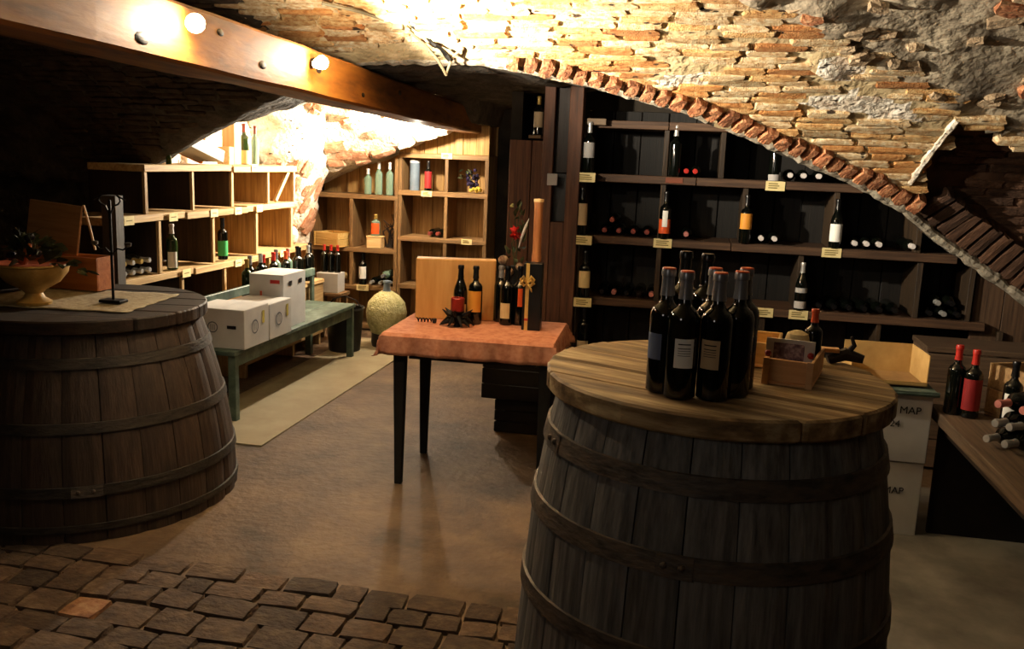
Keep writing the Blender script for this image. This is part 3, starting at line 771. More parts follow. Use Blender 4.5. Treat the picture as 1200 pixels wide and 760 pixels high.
# ------------------------------------------------------------------ table with terracotta cloth
t = thing('tasting_table', 'dark square-legged table under the terracotta cloth', 'table', (-1.01, 4.45, 0), R(2))
for sx, sy in ((-1, -1), (1, -1), (-1, 1), (1, 1)):
    cx, cy = sx*.365, sy*.25; q = MB()
    v = []
    for (hw, z) in ((.018, 0), (.030, .69)):
        v += [(cx-hw, cy-hw, z), (cx+hw, cy-hw, z), (cx+hw, cy+hw, z), (cx-hw, cy+hw, z)]
    q.add(v, [(0, 3, 2, 1), (4, 5, 6, 7), (0, 1, 5, 4), (1, 2, 6, 5), (2, 3, 7, 6), (3, 0, 4, 7)])
    q.build('leg', M_DKBOX, t, bevel=.003)
for a in ((-.32, .32, -.265, -.245), (-.32, .32, .245, .265), (-.355, -.335, -.25, .25), (.335, .355, -.25, .25)):
    board('apron', M_DKBOX, t, *a, .66, .76)
board('tabletop', W_DARK('x'), t, -.395, .395, -.29, .29, .76, .783)
cl = MB(); nx_, ny_ = 60, 44; W2, D2, dr = .425, .30, .105
def cpt(u, v_):
    x = (u*2-1)*(W2+dr); y = (v_*2-1)*(D2+dr); ox = max(0, abs(x)-W2); oy = max(0, abs(y)-D2)
    z = .788 - max(ox, oy) - .05*min(ox, oy)
    wx = .012*math.sin(y*38)+.006*math.sin(y*90) if ox > 0 else 0; wy = .010*math.sin(x*31)+.005*math.sin(x*77) if oy > 0 else 0
    X = math.copysign(min(abs(x), W2)+(.008 if ox > 0 else 0)+wx*min(1, ox/.1)+.006*min(1, ox/dr)+.25*min(ox, oy), x); Y = math.copysign(min(abs(y), D2)+(.008 if oy > 0 else 0)+wy*min(1, oy/.1)+.006*min(1, oy/dr)+.25*min(ox, oy), y)
    if ox == 0 and oy == 0: z += .0015*noise.noise(Vector((x*20, y*20, 0)))
    return (X, Y, z)
for j in range(ny_+1):
    for i in range(nx_+1): cl.v.append(cpt(i/nx_, j/ny_))
for j in range(ny_):
    for i in range(nx_): cl.f.append((j*(nx_+1)+i, j*(nx_+1)+i+1, (j+1)*(nx_+1)+i+1, (j+1)*(nx_+1)+i))
o = tag(cl.build('tablecloth', M_CLOTH, None, True, loc=(-1.03, 4.45, 0)), 'terracotta orange cloth draped over the tasting table', 'tablecloth'); o.rotation_euler = (0, 0, R(2))
sm = o.modifiers.new('thick', 'SOLIDIFY'); sm.thickness = .003; sm.offset = 1
TZ = .792
t = thing('wooden_panel_box', 'upright light tan wooden case standing at the back of the terracotta table', 'case', (-1.215, 4.66, TZ), R(13))
WT = wood('tan_panel', ['b07c40', 'c08e50', 'cc9e62'], 'z', fine=22, bump=.1)
board('case_front', WT, t, -.213, .213, -.055, -.045, 0, .325, bevel=.004)
board('case_back', WT, t, -.21, .21, .045, .055, 0, .32)
board('case_side', WT, t, -.213, -.203, -.045, .045, 0, .32); board('case_side', WT, t, .203, .213, -.045, .045, 0, .32)
board('case_top', wood('tan_panel_top', ['c89858', 'd8ac70', 'e0ba82'], 'x', bump=.1), t, -.213, .213, -.045, .045, .315, .325)
bottle('slender dark bottle with sloping shoulders behind the red candle', (-1.155, 4.53, TZ), 'black', 'cream', 0, style='burgundy', h=.305, rng=(.12, .34), group='bottles on the terracotta table')
bottle('dark bottle with broad yellow label in front of the tan case', (-1.075, 4.535, TZ), 'black', 'amber', -.15, h=.305, rng=(.22, .58), aw=2.6, lab2=None, group='bottles on the terracotta table')
t = thing('candle_holder', 'black iron leaf-shaped candle holder on the terracotta table', 'candle holder', (-1.14, 4.42, TZ))
for k in range(9):
    a = k*2*PI/9+.2
    MB().tube([(0, 0, .02), (.05*math.cos(a), .04*math.sin(a), .035+U(-.01, .02)), (.11*math.cos(a)*U(.7, 1), .06*math.sin(a), .008)], [.006, .014, .003], 6).build('iron_leaf', M_BLKIRON, t, True)
for k in range(6):
    a = k*2*PI/6+.5
    MB().tube([(0, 0, .05), (.05*math.cos(a), .04*math.sin(a), .065), (.085*math.cos(a), .05*math.sin(a), .09)], [.005, .013, .002], 6).build('iron_leaf', M_BLKIRON, t, True)
MB().lathe([(.02, 0), (.012, .03), (.014, .06), (.035, .075), (.037, .082)], 12).build('cup', M_BLKIRON, t, True)
t = thing('red_candle', 'short thick dark red candle in the black leaf holder', 'candle', (-1.14, 4.42, TZ+.083))
MB().lathe([(.0, 0), (.034, .0), (.035, .004), (.035, .064), (.032, .068), (.0, .063)], 20).build('wax', M_RED, t, True)
MB().tube([(0, 0, .063), (.001, 0, .072)], .0012, 5).build('wick', M_BLKIRON, t)
t = thing('wire_corkscrew', 'small coiled metal corkscrew lying in front of the tan case', 'corkscrew', (-1.32, 4.46, TZ+.014))
MB().tube([(-.05+.0025*k, .009*math.sin(k*.9), .009*math.cos(k*.9)) for k in range(36)], .0035, 5).build('spiral', M_BLKIRON, t, True)
MB().box(.038, .056, -.012, .012, -.012, .012).build('handle', W_DARK('y'), t, bevel=.003)
bottle('dark bottle with small cream label beside the tan case on terracotta table', (-.915, 4.58, TZ), 'black', 'cream', -.1, h=.31, rng=(.12, .38), aw=1.5, group='bottles on the terracotta table')
bottle('dark bottle with orange-edged label beside the ribboned gift box', (-.850, 4.60, TZ), 'black', 'orange', .5, h=.31, rng=(.33, .64), aw=1.2, group='bottles on the terracotta table')
bottle('dark bottle with grey glinting shoulder partly behind the tan case', (-.965, 4.66, TZ), 'grey', None, 0, h=.30, group='bottles on the terracotta table')
t = thing('gift_box', 'tall black gift box tied with a cream ribbon on terracotta table', 'box', (-.765, 4.505, TZ), R(4))
board('box_body', M_BLACKP, t, -.048, .048, -.045, .045, 0, .345, jit=0)
board('ribbon', M_RIBBON, t, -.034, -.016, -.0475, -.045, 0, .346, bevel=0, jit=0)
board('ribbon_mark', M_REDINK, t, -.034, -.016, -.0485, -.0475, .05, .062, bevel=0, jit=0)
bo = MB()
for s in (-1, 1):
    for q in (.0, .02): bo.tube([(-.025, -.052, .245), (-.025+s*.022, -.066, .262+q), (-.025+s*.034, -.06, .245+q), (-.025+s*.018, -.056, .232), (-.025, -.052, .243)], [.004, .008, .008, .007, .004], 6)
bo.tube([(-.025, -.054, .24), (-.005, -.058, .215), (.0, -.056, .20)], [.005, .006, .002], 6)
bo.build('bow', M_RIBBON, t, True)
t = thing('wooden_mill', 'tall turned brown wooden roll standing behind the ribboned gift box', 'baton', (-.775, 4.63, TZ))
MB().lathe([(.0, 0), (.022, 0), (.024, .3), (.026, .36), (.022, .40), (.023, .62), (.026, .655), (.0, .66)], 18).build('shaft', wood('baton_wood', ['8a5430', 'a86c40', 'c08a5a'], 'z', fine=30), t, True)
MB().lathe([(.027, .648), (.027, .663), (.001, .666)], 18).build('pale_end', W_PALE('x'), t, True)
t = thing('flower_vase', 'dark vase of dried flowers with one red bloom behind the terracotta table bottles', 'vase', (-.90, 4.70, TZ))
MB().lathe([(.0, 0), (.035, 0), (.045, .08), (.04, .18), (.022, .25), (.028, .30)], 16).build('vase_body', M_BLACKP, t, True)
for k in range(22):
    a = U(0, 2*PI); link(LEAF, 'leaf', t, (U(-.05, .05), U(-.03, .03), U(.30, .62)), (U(-1, 1), U(-1.4, 0), a), (U(.6, 1.1),)*3)
for k in range(6): MB().tube([(0, 0, .28), (U(-.03, .02), 0, .42), (U(-.07, .06), U(-.02, .02), U(.5, .62))], [.003, .002, .0015], 5).build('stem', M_LEAF, t)
pet = leaf_mesh('petal', M_REDPET, .035)
for k in range(14): link(pet, 'petal', t, (.0, -.045, .475+U(-.012, .012)), (U(-1.5, 1.5), U(-1.5, 1.5), k*.45))
MB().tube([(.02, -.03, .40), (.035, -.03, .46), (.055, -.03, .52), (.07, -.03, .56)], [.002, .008, .007, .001], 6).build('white_feather', M_WHITE, t, True)
for (dx, dz, s_) in ((-.06, .33, .03), (-.03, .27, .028), (.03, .30, .024), (-.055, .24, .022)):
    MB().ball((dx, -.03, dz), s_, 9, (1, .8, .9)).build('dried_rose', mat('dried_rose', ['5c3c2c', '8a6a50', 'b09478'], (40, 40, 40), .8, .6, rand=.2), t, True)
# dark crates behind the table
tg = 'black crates behind the tasting table'
for (lb, a) in (('lower black crate on the floor behind tasting table', (-1.09, -.62, 5.2, 5.5, 0, .21)), ('upper wider black crate stacked behind the tasting table', (-1.17, -.62, 5.18, 5.5, .212, .50))):
    t = thing('black_crate', lb, 'crate', ((a[0]+a[1])/2, (a[2]+a[3])/2, a[4]), group=tg)
    hw, hd, hh = (a[1]-a[0])/2, (a[3]-a[2])/2, a[5]-a[4]
    for k in range(3):
        z0, z1 = hh*k/3+.004, hh*(k+1)/3-.004
        board('slat', M_DKBOX, t, -hw, hw, -hd, -hd+.012, z0, z1); board('slat', M_DKBOX, t, -hw, hw, hd-.012, hd, z0, z1)
        board('slat', M_DKBOX, t, -hw, -hw+.012, -hd+.012, hd-.012, z0, z1); board('slat', M_DKBOX, t, hw-.012, hw, -hd+.012, hd-.012, z0, z1)
    board('crate_floor', M_DKBOX, t, -hw+.012, hw-.012, -hd+.012, hd-.012, 0, .012)

# ------------------------------------------------------------------ dark bottle rack in the alcove
t = rack = thing('bottle_rack', 'large dark timber bottle rack filling the arched alcove', 'rack', (0, 5.8, 0))
YF, YB = 0, .40
rows = [(1.92, -.62, .45), (1.585, -.70, 1.02), (1.19, -.70, 1.60), (.79, -.70, 1.80), (.38, -.70, 1.95), (.03, -.70, 1.95)]
wd_shelf = wood('rack_shelf_oak', ['2a1d14', '4a3424', '624832'], 'x')
for (z, xa, xb) in rows:
    # boards in two or three lengths with visible butt joints
    cuts = [xa, xa+(xb-xa)*.42, xb] if xb-xa > 1 else [xa, xb]
    for a, b in zip(cuts[:-1], cuts[1:]): board('shelf_board', wd_shelf, t, a+.002, b-.002, YF, YB, z-.05, z)
def upr(x, za, zb): board('upright', wood('rack_upright', ['1c150f', '362819', '463522'], 'z'), t, x-.016, x+.016, .02, YB, za, zb)
for x in (-.18, .17): upr(x, 1.585, 1.87)
for x in (-.18, .33, .875, 1.37): upr(x, 1.19, 1.535)
for x in (-.18, .70, 1.40, 1.70): upr(x, .79, 1.14)
for x in (-.18, .5, 1.2, 1.9): upr(x, .38, .74); upr(x, .03, .33)
upr(-.68, .0, 1.92)
for i in range(15): board('back_plank', wood('black_oak', ['0a0806', '14100c', '1e1712'], 'z'), t, -.72+i*.18, -.545+i*.18, YB+.002, YB+.02, 0.0, min(2.0, fA(-.63+i*.18)+.12))
for k, z in enumerate((1.585, 1.19, .79)):
    board('ledge_block', wd_shelf, t, -.74, -.60, -.10, -.002, z-.052, z-.002)
def card(parent, x, y, z, w_=.115, h_=.058, rz=0, name='price_card'):
    o = board(name, M_TAG, parent, x-w_/2, x+w_/2, y-.003, y, z-h_/2, z+h_/2, bevel=0, jit=0)
    q = MB()
    for k in range(3): q.box(-w_*.36, w_*U(.1, .36), -.0035, -.0028, h_*(.24-.22*k)-.003, h_*(.24-.22*k)+.003)
    s = q.build('card_print', mat('card_ink', ['6a5a30', '80703c'], (9, 9, 9), .8, 0, rand=0), o)
    if rz: o.rotation_euler = (0, 0, rz)
    return o
for (x, z) in ((-.66, 1.56), (-.66, 1.165), (-.64, .765)): card(t, x, -.104, z)
for (x, z) in ((-.16, 1.165), (.50, 1.555), (.87, 1.165), (.50, .765), (.71, .765)): card(t, x, -.004, z)
board('reddish_patch', wood('red_board', ['5c2c1a', '7a4028'], 'x'), t, -.17, -.06, -.006, -.001, 1.545, 1.58)
board('header_block', wood('pale_block', ['6a5540', '84705a'], 'x'), t, -.68, -.56, -.06, -.002, 1.885, 1.925)
# standing bottles in the rack: (x, base z, cap, label, range, text)
RG = 'standing bottles along the dark rack'
std = [(-.655, 1.587, 'silver', 'pale', (.30, .60), 'bottle with pale grey label on top shelf of dark rack, next to the post', 0),
       (-.120, 1.587, 'silver', None, None, 'unlabelled glossy bottle in middle of the top shelf of dark rack', 0),
       (.490, 1.587, 'silver', 'pale', (.0, .12), 'bottle with bright silver neck above the top card, close under the arch', 0),
       (-.680, 1.192, 'black', 'tan', (.22, .68), 'bottle with tall beige label on second rack shelf next to the post', 0),
       (-.155, 1.192, 'black', 'orange', (.12, .42), 'bottle with vivid orange label on second shelf of the dark rack', 0),
       (.345, 1.192, 'black', 'amber', (.30, .62), 'bottle with amber yellow label on second shelf of dark rack', 0),
       (.885, 1.192, 'black', 'white', (.14, .5), 'bottle with white label and pale foot band on second shelf of dark rack', 0),
       (-.640, .792, 'black', 'cream', (.22, .58), 'bottle with cream label on third rack shelf next to the post', 0),
       (.715, .792, 'silver', 'pale', (.05, .20), 'bottle with silver neck and two pale bands on the third rack shelf', 0),
       (-.630, .42, 'black', 'tan', (.1, .3), 'half-hidden bottle on fourth rack shelf just above the foreground cask lid', 0)]
for (x, z, cp, lb, rg, tx, rz) in std:
    bt = bottle(tx, (x, 5.815 if x > -.6 else 5.74, z), cp, lb, rz, h=.315 if z > 1.5 else .30, group=RG, rng=rg or (.2, .5), style='burgundy' if x in (.49, .715, .885) else 'bordeaux', aw=2.6)
    if x == .715: link(bmesh_of('burgundy', .037, .30, 'label', LABS['pale'], (.38, .48, 2.6)), 'upper_label', bt)
    if x == -.155: link(bmesh_of('bordeaux', .0372, .30, 'label', LABS['white'], (.26, .60, .9)), 'white_label', bt)
# bottles lying neck outwards
def row(zb, xs, cap, glabel, group, cat_y=5.92):
    n = len(xs)
    for i, x in enumerate(xs):
        lying(glabel % ('only' if n == 1 else ORD[i]), (x, cat_y+.18, zb+.037), cap, group, h=.30)
row(1.587, (-.045, .010), 'red', 'lying bottle with red cap on the top rack shelf, %s from the post', 'red-capped bottles lying on the top rack shelf')
row(1.587, (.585, .665, .755, .960), 'white', 'lying bottle with white cap on top rack shelf, %s beyond the card', 'white-capped bottles lying on the top rack shelf')
row(1.192, (-.535, -.443, -.351, -.264), 'dullred', 'lying bottle with dull red cap on second rack shelf, %s from the post', 'dull red-capped bottles on the second rack shelf')
row(1.192, (-.017,), 'pink', 'lying bottle with pink cap beside the orange-labelled bottle, the %s one there', 'pink-capped bottle on the second rack shelf')
row(1.192, (.445, .527), 'white', 'lying bottle with pale cap beside the amber-labelled bottle, %s after it', 'pale-capped bottles beside the amber label')
row(1.192, (1.003, 1.072, 1.146, 1.337), 'white', 'lying bottle with pinkish cap on second rack shelf, %s beyond the white label', 'pale-capped bottles at the arch end of the second shelf')
row(.792, (-.452, -.21), 'pink', 'lying bottle with pink cap on third rack shelf, %s from the post', 'pink-capped bottles on the third rack shelf')
row(.792, (-.53, -.37, -.29, .83, .92, 1.01, 1.10, 1.19, 1.28), 'black', 'black-capped bottle lying in shadow on third rack shelf, %s from the post', 'dark bottles lying on the third rack shelf')
lying('single dull bottle lying on top of the dull red-capped row', (-.49, 6.10, 1.192+.105), 'brick', 'upper bottle on the second rack shelf')
for i, (x, q) in enumerate([(1.48, 0), (1.56, 0), (1.64, 0), (1.52, 1), (1.60, 1)]):
    lying('bottle piled at arch end of third rack shelf, %s' % (['lower row nearest the rack middle', 'lower row centre', 'lower row outermost', 'upper row inner', 'upper row outer'][i]), (x, 6.10, .829+.066*q), 'silver' if i % 2 else 'black', 'bottle pile at the arch end of the rack')

# post between the alcove and the corner
t = thing('timber_post', 'dark reddish timber post with a narrow slot between the two alcoves', 'post', (-.82, 5.74, 0))
WP = wood('post_wood', ['2c1a10', '54321e', '6c4630'], 'z', fine=40)
board('post_cheek', WP, t, -.125, -.055, -.05, .06, 0, 2.12); board('post_cheek', WP, t, .035, .12, -.05, .06, 0, 2.12)
board('post_core', wood('post_core', ['1c1613', '342b26'], 'z'), t, -.055, .035, .0, .06, 1.58, 2.12)
board('post_core', M_BLACKP, t, -.055, .035, .03, .06, 1.27, 1.58)
board('post_panel', WP, t, -.055, .035, -.045, .06, 0, 1.27)
board('white_card', LABS['pale'], t, -.085, -.02, -.058, -.052, 1.50, 1.575)
t = thing('small_wall_ledge', 'tiny wooden ledge fixed beside the top of the timber post', 'ledge', (-.99, 5.76, 1.79))
board('ledge', W_RACK('x'), t, -.05, .03, -.05, .05, 0, .02)
bottle('bottle with tan label alone on the tiny ledge beside the post', (-.99, 5.76, 1.811), 'gold', 'tan', 0, r=.03, h=.24, rng=(.2, .6), group='bottle on the post ledge')

# panel and chest at the arch end of the rack
t = thing('plank_partition', 'brown plank partition standing at the end of the dark rack', 'partition', (1.735, 5.86, 0))
for i in range(5): board('plank', wood('partition_wood', ['2c2018', '4a3626', '5a4432'], 'z'), t, i*.17, i*.17+.165, 0, .025, .0, 1.10-.02*i)
t = thing('long_chest', 'long low brown plank chest before the dark rack near the wall bench', 'chest', (1.80, 5.42, 0))
WC = wood('chest_wood', ['3a2c20', '5a4634', '6c5642'], 'x')
board('chest_top', WC, t, -.45, .45, -.16, .2, .69, .72)
for k in range(4): board('chest_board', WC, t, -.44, .44, -.15, -.13, .02+.167*k, .18+.167*k)
board('chest_side', WC, t, -.44, -.42, -.13, .19, 0, .69); board('chest_side', WC, t, .42, .44, -.13, .19, 0, .69)

# ------------------------------------------------------------------ cartons, wall bench, right
M_TXT = M_INK
def text(s, size, parent, loc, rot, m=M_TXT, name='printed_text', space=1):
    c = bpy.data.curves.new(name, 'FONT'); c.body = s; c.size = size; c.extrude = .0004; c.materials.append(m); c.space_character = space
    tmp = bpy.data.objects.new('tmp', c); COL.objects.link(tmp); bpy.context.view_layer.update()
    me = bpy.data.meshes.new_from_object(tmp.evaluated_get(bpy.context.evaluated_depsgraph_get())); bpy.data.objects.remove(tmp)
    return link(me, name, parent, loc, rot)
def carton(label, cx, cy, z0, w_, d_, h_, rz=0, group=None, m=M_WHITE, name='carton'):
    t = thing(name, label, 'carton', (cx, cy, z0), rz, group)
    board('carton_body', m, t, -w_/2, w_/2, -d_/2, d_/2, 0, h_-.002, bevel=.003, jit=.0005)
    board('top_flap', m, t, -w_/2, -.001, -d_/2, d_/2, h_-.002, h_, bevel=0, jit=0); board('top_flap', m, t, .001, w_/2, -d_/2, d_/2, h_-.002, h_, bevel=0, jit=0)
    return t
GB = 'white cartons stacked beside the foreground cask'
t1 = carton('lower white wine carton on the floor beside foreground cask', .965, 4.40, 0, .33, .34, .355, R(2), GB)
text('MAP', .046, t1, (.0, -.1725, .20), (R(90), 0, 0))
t2 = carton('upper white wine carton under the open cardboard carton', .965, 4.39, .357, .34, .34, .32, R(1), GB)
text('MAP', .048, t2, (.03, -.1725, .23), (R(90), 0, 0)); text('24', .045, t2, (-.005, -.1725, .165), (R(90), 0, 0))
t = thing('green_tray', 'flat dark green tray lying on the upper white carton', 'tray', (.965, 4.38, .679))
board('tray_plate', M_GREEN, t, -.19, .19, -.19, .19, 0, .014); board('tray_rim', M_GREEN, t, -.19, .19, -.19, -.18, .014, .022)
t = thing('open_carton', 'open brown cardboard carton with its flaps up on the green tray', 'carton', (.945, 4.42, .703), R(2))
board('carton_floor', M_CARD, t, -.17, .17, -.14, .15, 0, .004, jit=0, bevel=0)
for nm, a in (('back_wall', (-.15, .17, .146, .15, 0, .145)), ('side_wall', (.166, .17, -.14, .15, 0, .145)), ('side_wall', (-.17, -.166, -.14, .15, 0, .09)), ('front_wall', (-.17, .17, -.14, -.136, 0, .02))):
    board(nm, M_CARDIN, t, *a, bevel=0, jit=0)
t = thing('wall_bench', 'thick-planked wooden wall bench at the side wall carrying red-capped bottles', 'bench', (1.72, 3.3, 0))
WBN = wood('bench_plank', ['3c3026', '665443', '7c6a56'], 'y')
for i, (a, b) in enumerate(((-.55, -.25), (-.247, .1), (.103, .45), (.453, .85))): board('bench_plank', WBN, t, a, b, -1.5, 1.1, .545, .60)
for yy in (-1.3, -.2, .95): board('bench_leg', W_DARK('z'), t, .38, .48, yy-.05, yy+.05, 0, .545)
board('bench_rail', W_DARK('y'), t, -.50, -.46, -1.3, 1.0,   .48, .544)
board('added_dark_panel', M_DKBOX, t, -.52, .85, .99, 1.02, 0, .544)  # dark board added to keep the space under the bench black
bottle('red-capped bottle with dark red label on the wall bench, nearer the white cartons', (1.225, 4.24, .601), 'red', None, 0, r=.038, h=.315, group='red-capped bottles on the wall bench')
bottle('red-capped bottle showing its whole dark red label on the wall bench', (1.285, 4.20, .601), 'red', 'red', -.1, r=.038, h=.305, rng=(.12, .58), aw=2.8, group='red-capped bottles on the wall bench')
t = open_crate('bottle_crate', 'open wooden crate of bottles on the wall bench', (1.74, 4.22, .601), R(24), .62, .42, .24, wood('bench_crate', ['7a5c3c', '98774e', 'ac8c62'], 'x'), th=.014, slats=2, front=.35)
q = 0
SG = 'bottles lying in the crate on the wall bench'
names = ['bottom', 'second', 'third', 'topmost']
for lv in range(3):
    for kk in range(2):
        q += 1
        tt = bottle('dark bottle lying neck outwards on the wall bench, %s layer, %s' % (names[lv], ['front one', 'rear one'][kk]), (1.45+.012*lv+.055*kk, 3.90-.065*kk-.02*(lv % 2), .640+.072*lv), 'pink' if lv == 2 else 'silver', 'cream' if kk == 0 and lv > 0 else None, h=.30, rot=(R(90), R(-112), R(-52+U(-5, 5))), group=SG, rng=(.15, .45), aw=2.2)
bottle('dark bottle lying neck towards the room edge at the front of wall bench', (1.50, 3.66, .640), 'silver', None, h=.30, rot=(R(90), 0, R(-12)), group='front bottles lying on the wall bench')
bottle('upright dark bottle behind the lying bottles on the wall bench', (1.39, 4.02, .601), 'black', 'white', 0, h=.30, group='upright bottles at the wall bench crate', rng=(.2, .55))

# ------------------------------------------------------------------ corner shelves at the back
W_BACK = lambda a: wood('back_pine_lit', ['7a5530', 'a88048', 'c49c64'], a)  # paler than the rack pine: lit shelf interiors put into the colour
def shelf_unit(label, x0, x1, yf, yb, levels, ups, back_to, m_x, m_z, plank_w=.115):
    t = thing('corner_shelf', label, 'shelf', ((x0+x1)/2, yf, 0)); ox = (x0+x1)/2
    for z in levels: board('shelf_board', m_x, t, x0-ox, x1-ox, 0, yb-yf, z-.042, z)
    for (x, za, zb) in ups: board('upright', m_z, t, x-ox-.017, x-ox+.017, .004, yb-yf, za, zb)
    x = x0
    while x < x1-.02:
        w_ = min(plank_w*U(.85, 1.15), x1-x); board('back_plank', W_BACK('z'), t, x-ox+.001, x+w_-ox-.001, yb-yf+.002, yb-yf+.018, .02, back_to(x+w_/2)); x += w_
    return t
bk = lambda x: 1.99
t = shelf_unit('tall timber shelf of square compartments under the far arch', -2.645, -1.80, 7.95, 8.30, (1.675, 1.335, .915, .47, .06), [(-2.628, .06, 1.675), (-2.19, 1.335, 1.633), (-2.19, .915, 1.293), (-2.19, .47, .873), (-1.817, .06, 1.675)], bk, W_RACK('x'), W_RACK('z'))
for i in range(7): board('gable_plank', W_BACK('z'), t, -.42+i*.12, -.302+i*.12, .01, .028, 1.677, 1.99)
for (x, z, yy) in ((-2.19+2.2225, 1.66, -.002), (-2.372+2.2225, 1.315, -.002), (-1.983+2.2225, .897, -.002)): card(t, x, yy, z, .1, .05)
t = shelf_unit('lower timber shelf in the corner with sloping open top beneath the vault', -3.52, -2.65, 7.95, 8.30, (1.28, .785, .43, .06), [(-3.10, .785, 1.238), (-3.10, .43, .743), (-3.50, .06, 1.28), (-2.666, .06, 1.62)], bk, W_RACK('x'), W_RACK('z'))
card(t, -2.979+3.085, -.002, .41, .12, .055)
G1 = 'pale glass bottles on the corner shelf'
for i, (x, hh) in enumerate(((-2.955, .235), (-2.85, .30), (-2.745, .30))):
    bottle('clear bluish bottle on the sloping-topped corner shelf, %s' % ['shortest, nearest the vault slope', 'middle of three', 'nearest the tall shelf'][i], (x, 8.0, 1.282), 'white', None, 0, 'clear', r=.034, h=hh, group=G1)
t = thing('paper_tube', 'upright blue-grey tube in the tall shelf beside the red bottle', 'tube', (-2.52, 8.05, 1.337))
MB().lathe([(0, 0), (.045, 0), (.045, .265), (0, .266)], 18).build('tube_body', M_TUBE, t, True); MB().lathe([(.047, .25), (.047, .275), (0, .276)], 18).build('tube_cap', M_WHITE, t, True)
bottle('dark bottle with long crimson label in the tall shelf top compartment', (-2.375, 8.0, 1.337), 'black', 'red', 0, h=.27, r=.034, rng=(.1, .66), aw=2.8, group='bottle in the tall shelf')
t = thing('grape_decoration', 'dark and yellow decorative grapes in the top compartment of the tall shelf', 'decoration', (-1.95, 8.02, 1.337))
for k in range(34):
    a = U(0, 2*PI); MB().ball((U(-.06, .05), U(-.04, .04), .04+abs(U(-.1, .17))), .018, 7).build('grape', M_GRAPE, t, True)
for k in range(9): MB().ball((U(-.02, .09), U(-.06, -.03), .02+U(0, .03)), .018, 7).build('yellow_grape', M_YGRAPE, t, True)
for k in range(10): link(LEAF, 'leaf', t, (U(-.12, .0), U(-.05, 0), U(.1, .22)), (U(-1, 1), U(-1, 1), U(0, 6)), (U(.8, 1.2),)*3)
open_crate('pine_crate', 'tilted pale pine crate on the middle level of the corner shelf', (-3.28, 8.02, .787), R(-20), .30, .26, .13, wood('pale_crate', ['b8924e', 'd2ac64', 'e0be7c'], 'x'), slats=2)
t = thing('round_box_stand', 'small square pine box carrying the orange bottle', 'box', (-2.875, 8.0, .787)); board('box_body', W_PALE('x'), t, -.07, .07, -.05, .05, 0, .10); board('box_lid', W_PALE('x'), t, -.074, .074, -.054, .054, .1, .112)
bottle('squat bottle with orange label on the small pine box', (-2.875, 8.0, .900), 'gold', 'orange', 0, 'clear', r=.042, h=.20, rng=(.1, .6), group='orange bottle on the small pine box')
t = thing('wicker_bundle', 'dark bundle of vine cuttings in the corner shelf', 'bundle', (-2.76, 8.12, .787))
for k in range(14): MB().tube([(U(-.06, .06), U(-.05, .05), 0), (U(-.08, .08), U(-.05, .05), .15), (U(-.09, .09), U(-.05, .05), U(.2, .32))], [.008, .007, .004], 5).build('cutting', W_DARK('z'), t, True)
for i, x in enumerate((-2.34, -2.265)): lying('dark bottle with red ring lying in tall shelf middle compartment, %s' % ['inner one', 'outer one'][i], (x, 8.25, .917+.037), 'dullred', 'pair of bottles lying in the tall shelf')
bottle('bottle with square white label on the lowest visible corner shelf', (-2.998, 8.0, .432), 'black', 'white', 0, h=.30, rng=(.2, .58), aw=2.6, group='standing bottle on the low corner shelf')
for i, x in enumerate((-2.89, -2.80, -2.71)): lying('bottle lying with bright cap on the low corner shelf, %s from the white label' % ORD[i], (x, 8.22, .432+.037), 'silver', 'bottles lying on the low corner shelf')
lying('blue-tinged bottle lying on top of the low corner shelf row', (-2.77, 8.2, .432+.105), 'grey', 'bottle on top of the low corner row', glass='clear')
t = thing('paper_bundle', 'crumpled straw-coloured packing paper on the low corner shelf', 'paper', (-3.25, 8.02, .432))
for k in range(7): MB().ball((U(-.07, .07), U(-.03, .03), .04+U(0, .04)), U(.035, .055), 7, (1, .8, .8)).build('paper_ball', M_PAPER, t)

# ------------------------------------------------------------------ long shelf on the left wall
t = ls = thing('long_wall_shelf', 'long pine shelf of open compartments along the side wall behind the green bench', 'shelf', (-3.35, 6.2, 0))
def yb_(name, m, y0, y1, z0, z1, x0=-.40, x1=0): board(name, m, t, x0, x1, y0-6.2, y1-6.2, z0, z1)
Wy, Wz = wood('pale_rack', ['8c6a40', 'b49464', 'c8ac7c'], 'y'), wood('pale_rack', ['8c6a40', 'b49464', 'c8ac7c'], 'z')
for (z, ya, yb2, m) in ((1.53, 5.10, 7.30, 2), (1.22, 4.70, 7.28, 3), (.83, 4.66, 7.62, 3), (.44, 4.70, 7.6, 2), (.08, 4.7, 7.6, 2)):
    for k in range(m):
        a = ya+(yb2-ya)*k/m; b = ya+(yb2-ya)*(k+1)/m
        yb_('shelf_board', Wy, a, b-.003, z-.045-.008*(k % 2), z-.008*(k % 2), x1=.012*(k % 2))
WIN = wood('shelf_inside_shade', ['2c1e12', '4a3420', '5e452c'], 'z')  # darker wood tone, compartment shade painted in
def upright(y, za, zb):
    yb_('upright', W_DARK('z') if y < 5.9 else WIN if y < 6.4 else W_BACK('z'), y-.014, y+.014, za, zb, x1=-.02)  # upright wood darkens towards the near end: compartment shade put into colour
    yb_('front_batten', Wz, y-.016, y+.016, za, zb, x0=-.0195)
for y in (5.115, 5.66, 6.20, 6.79, 7.27): upright(y, 1.222, 1.484)
for y in (4.72, 5.25, 5.92, 6.58, 7.22): upright(y, .832, 1.170)
for y in (4.72, 5.50, 6.07, 6.80, 7.55): upright(y, .442, .78)
for y in (4.72, 5.50, 6.8, 7.55): upright(y, 0, .395)
y = 4.7
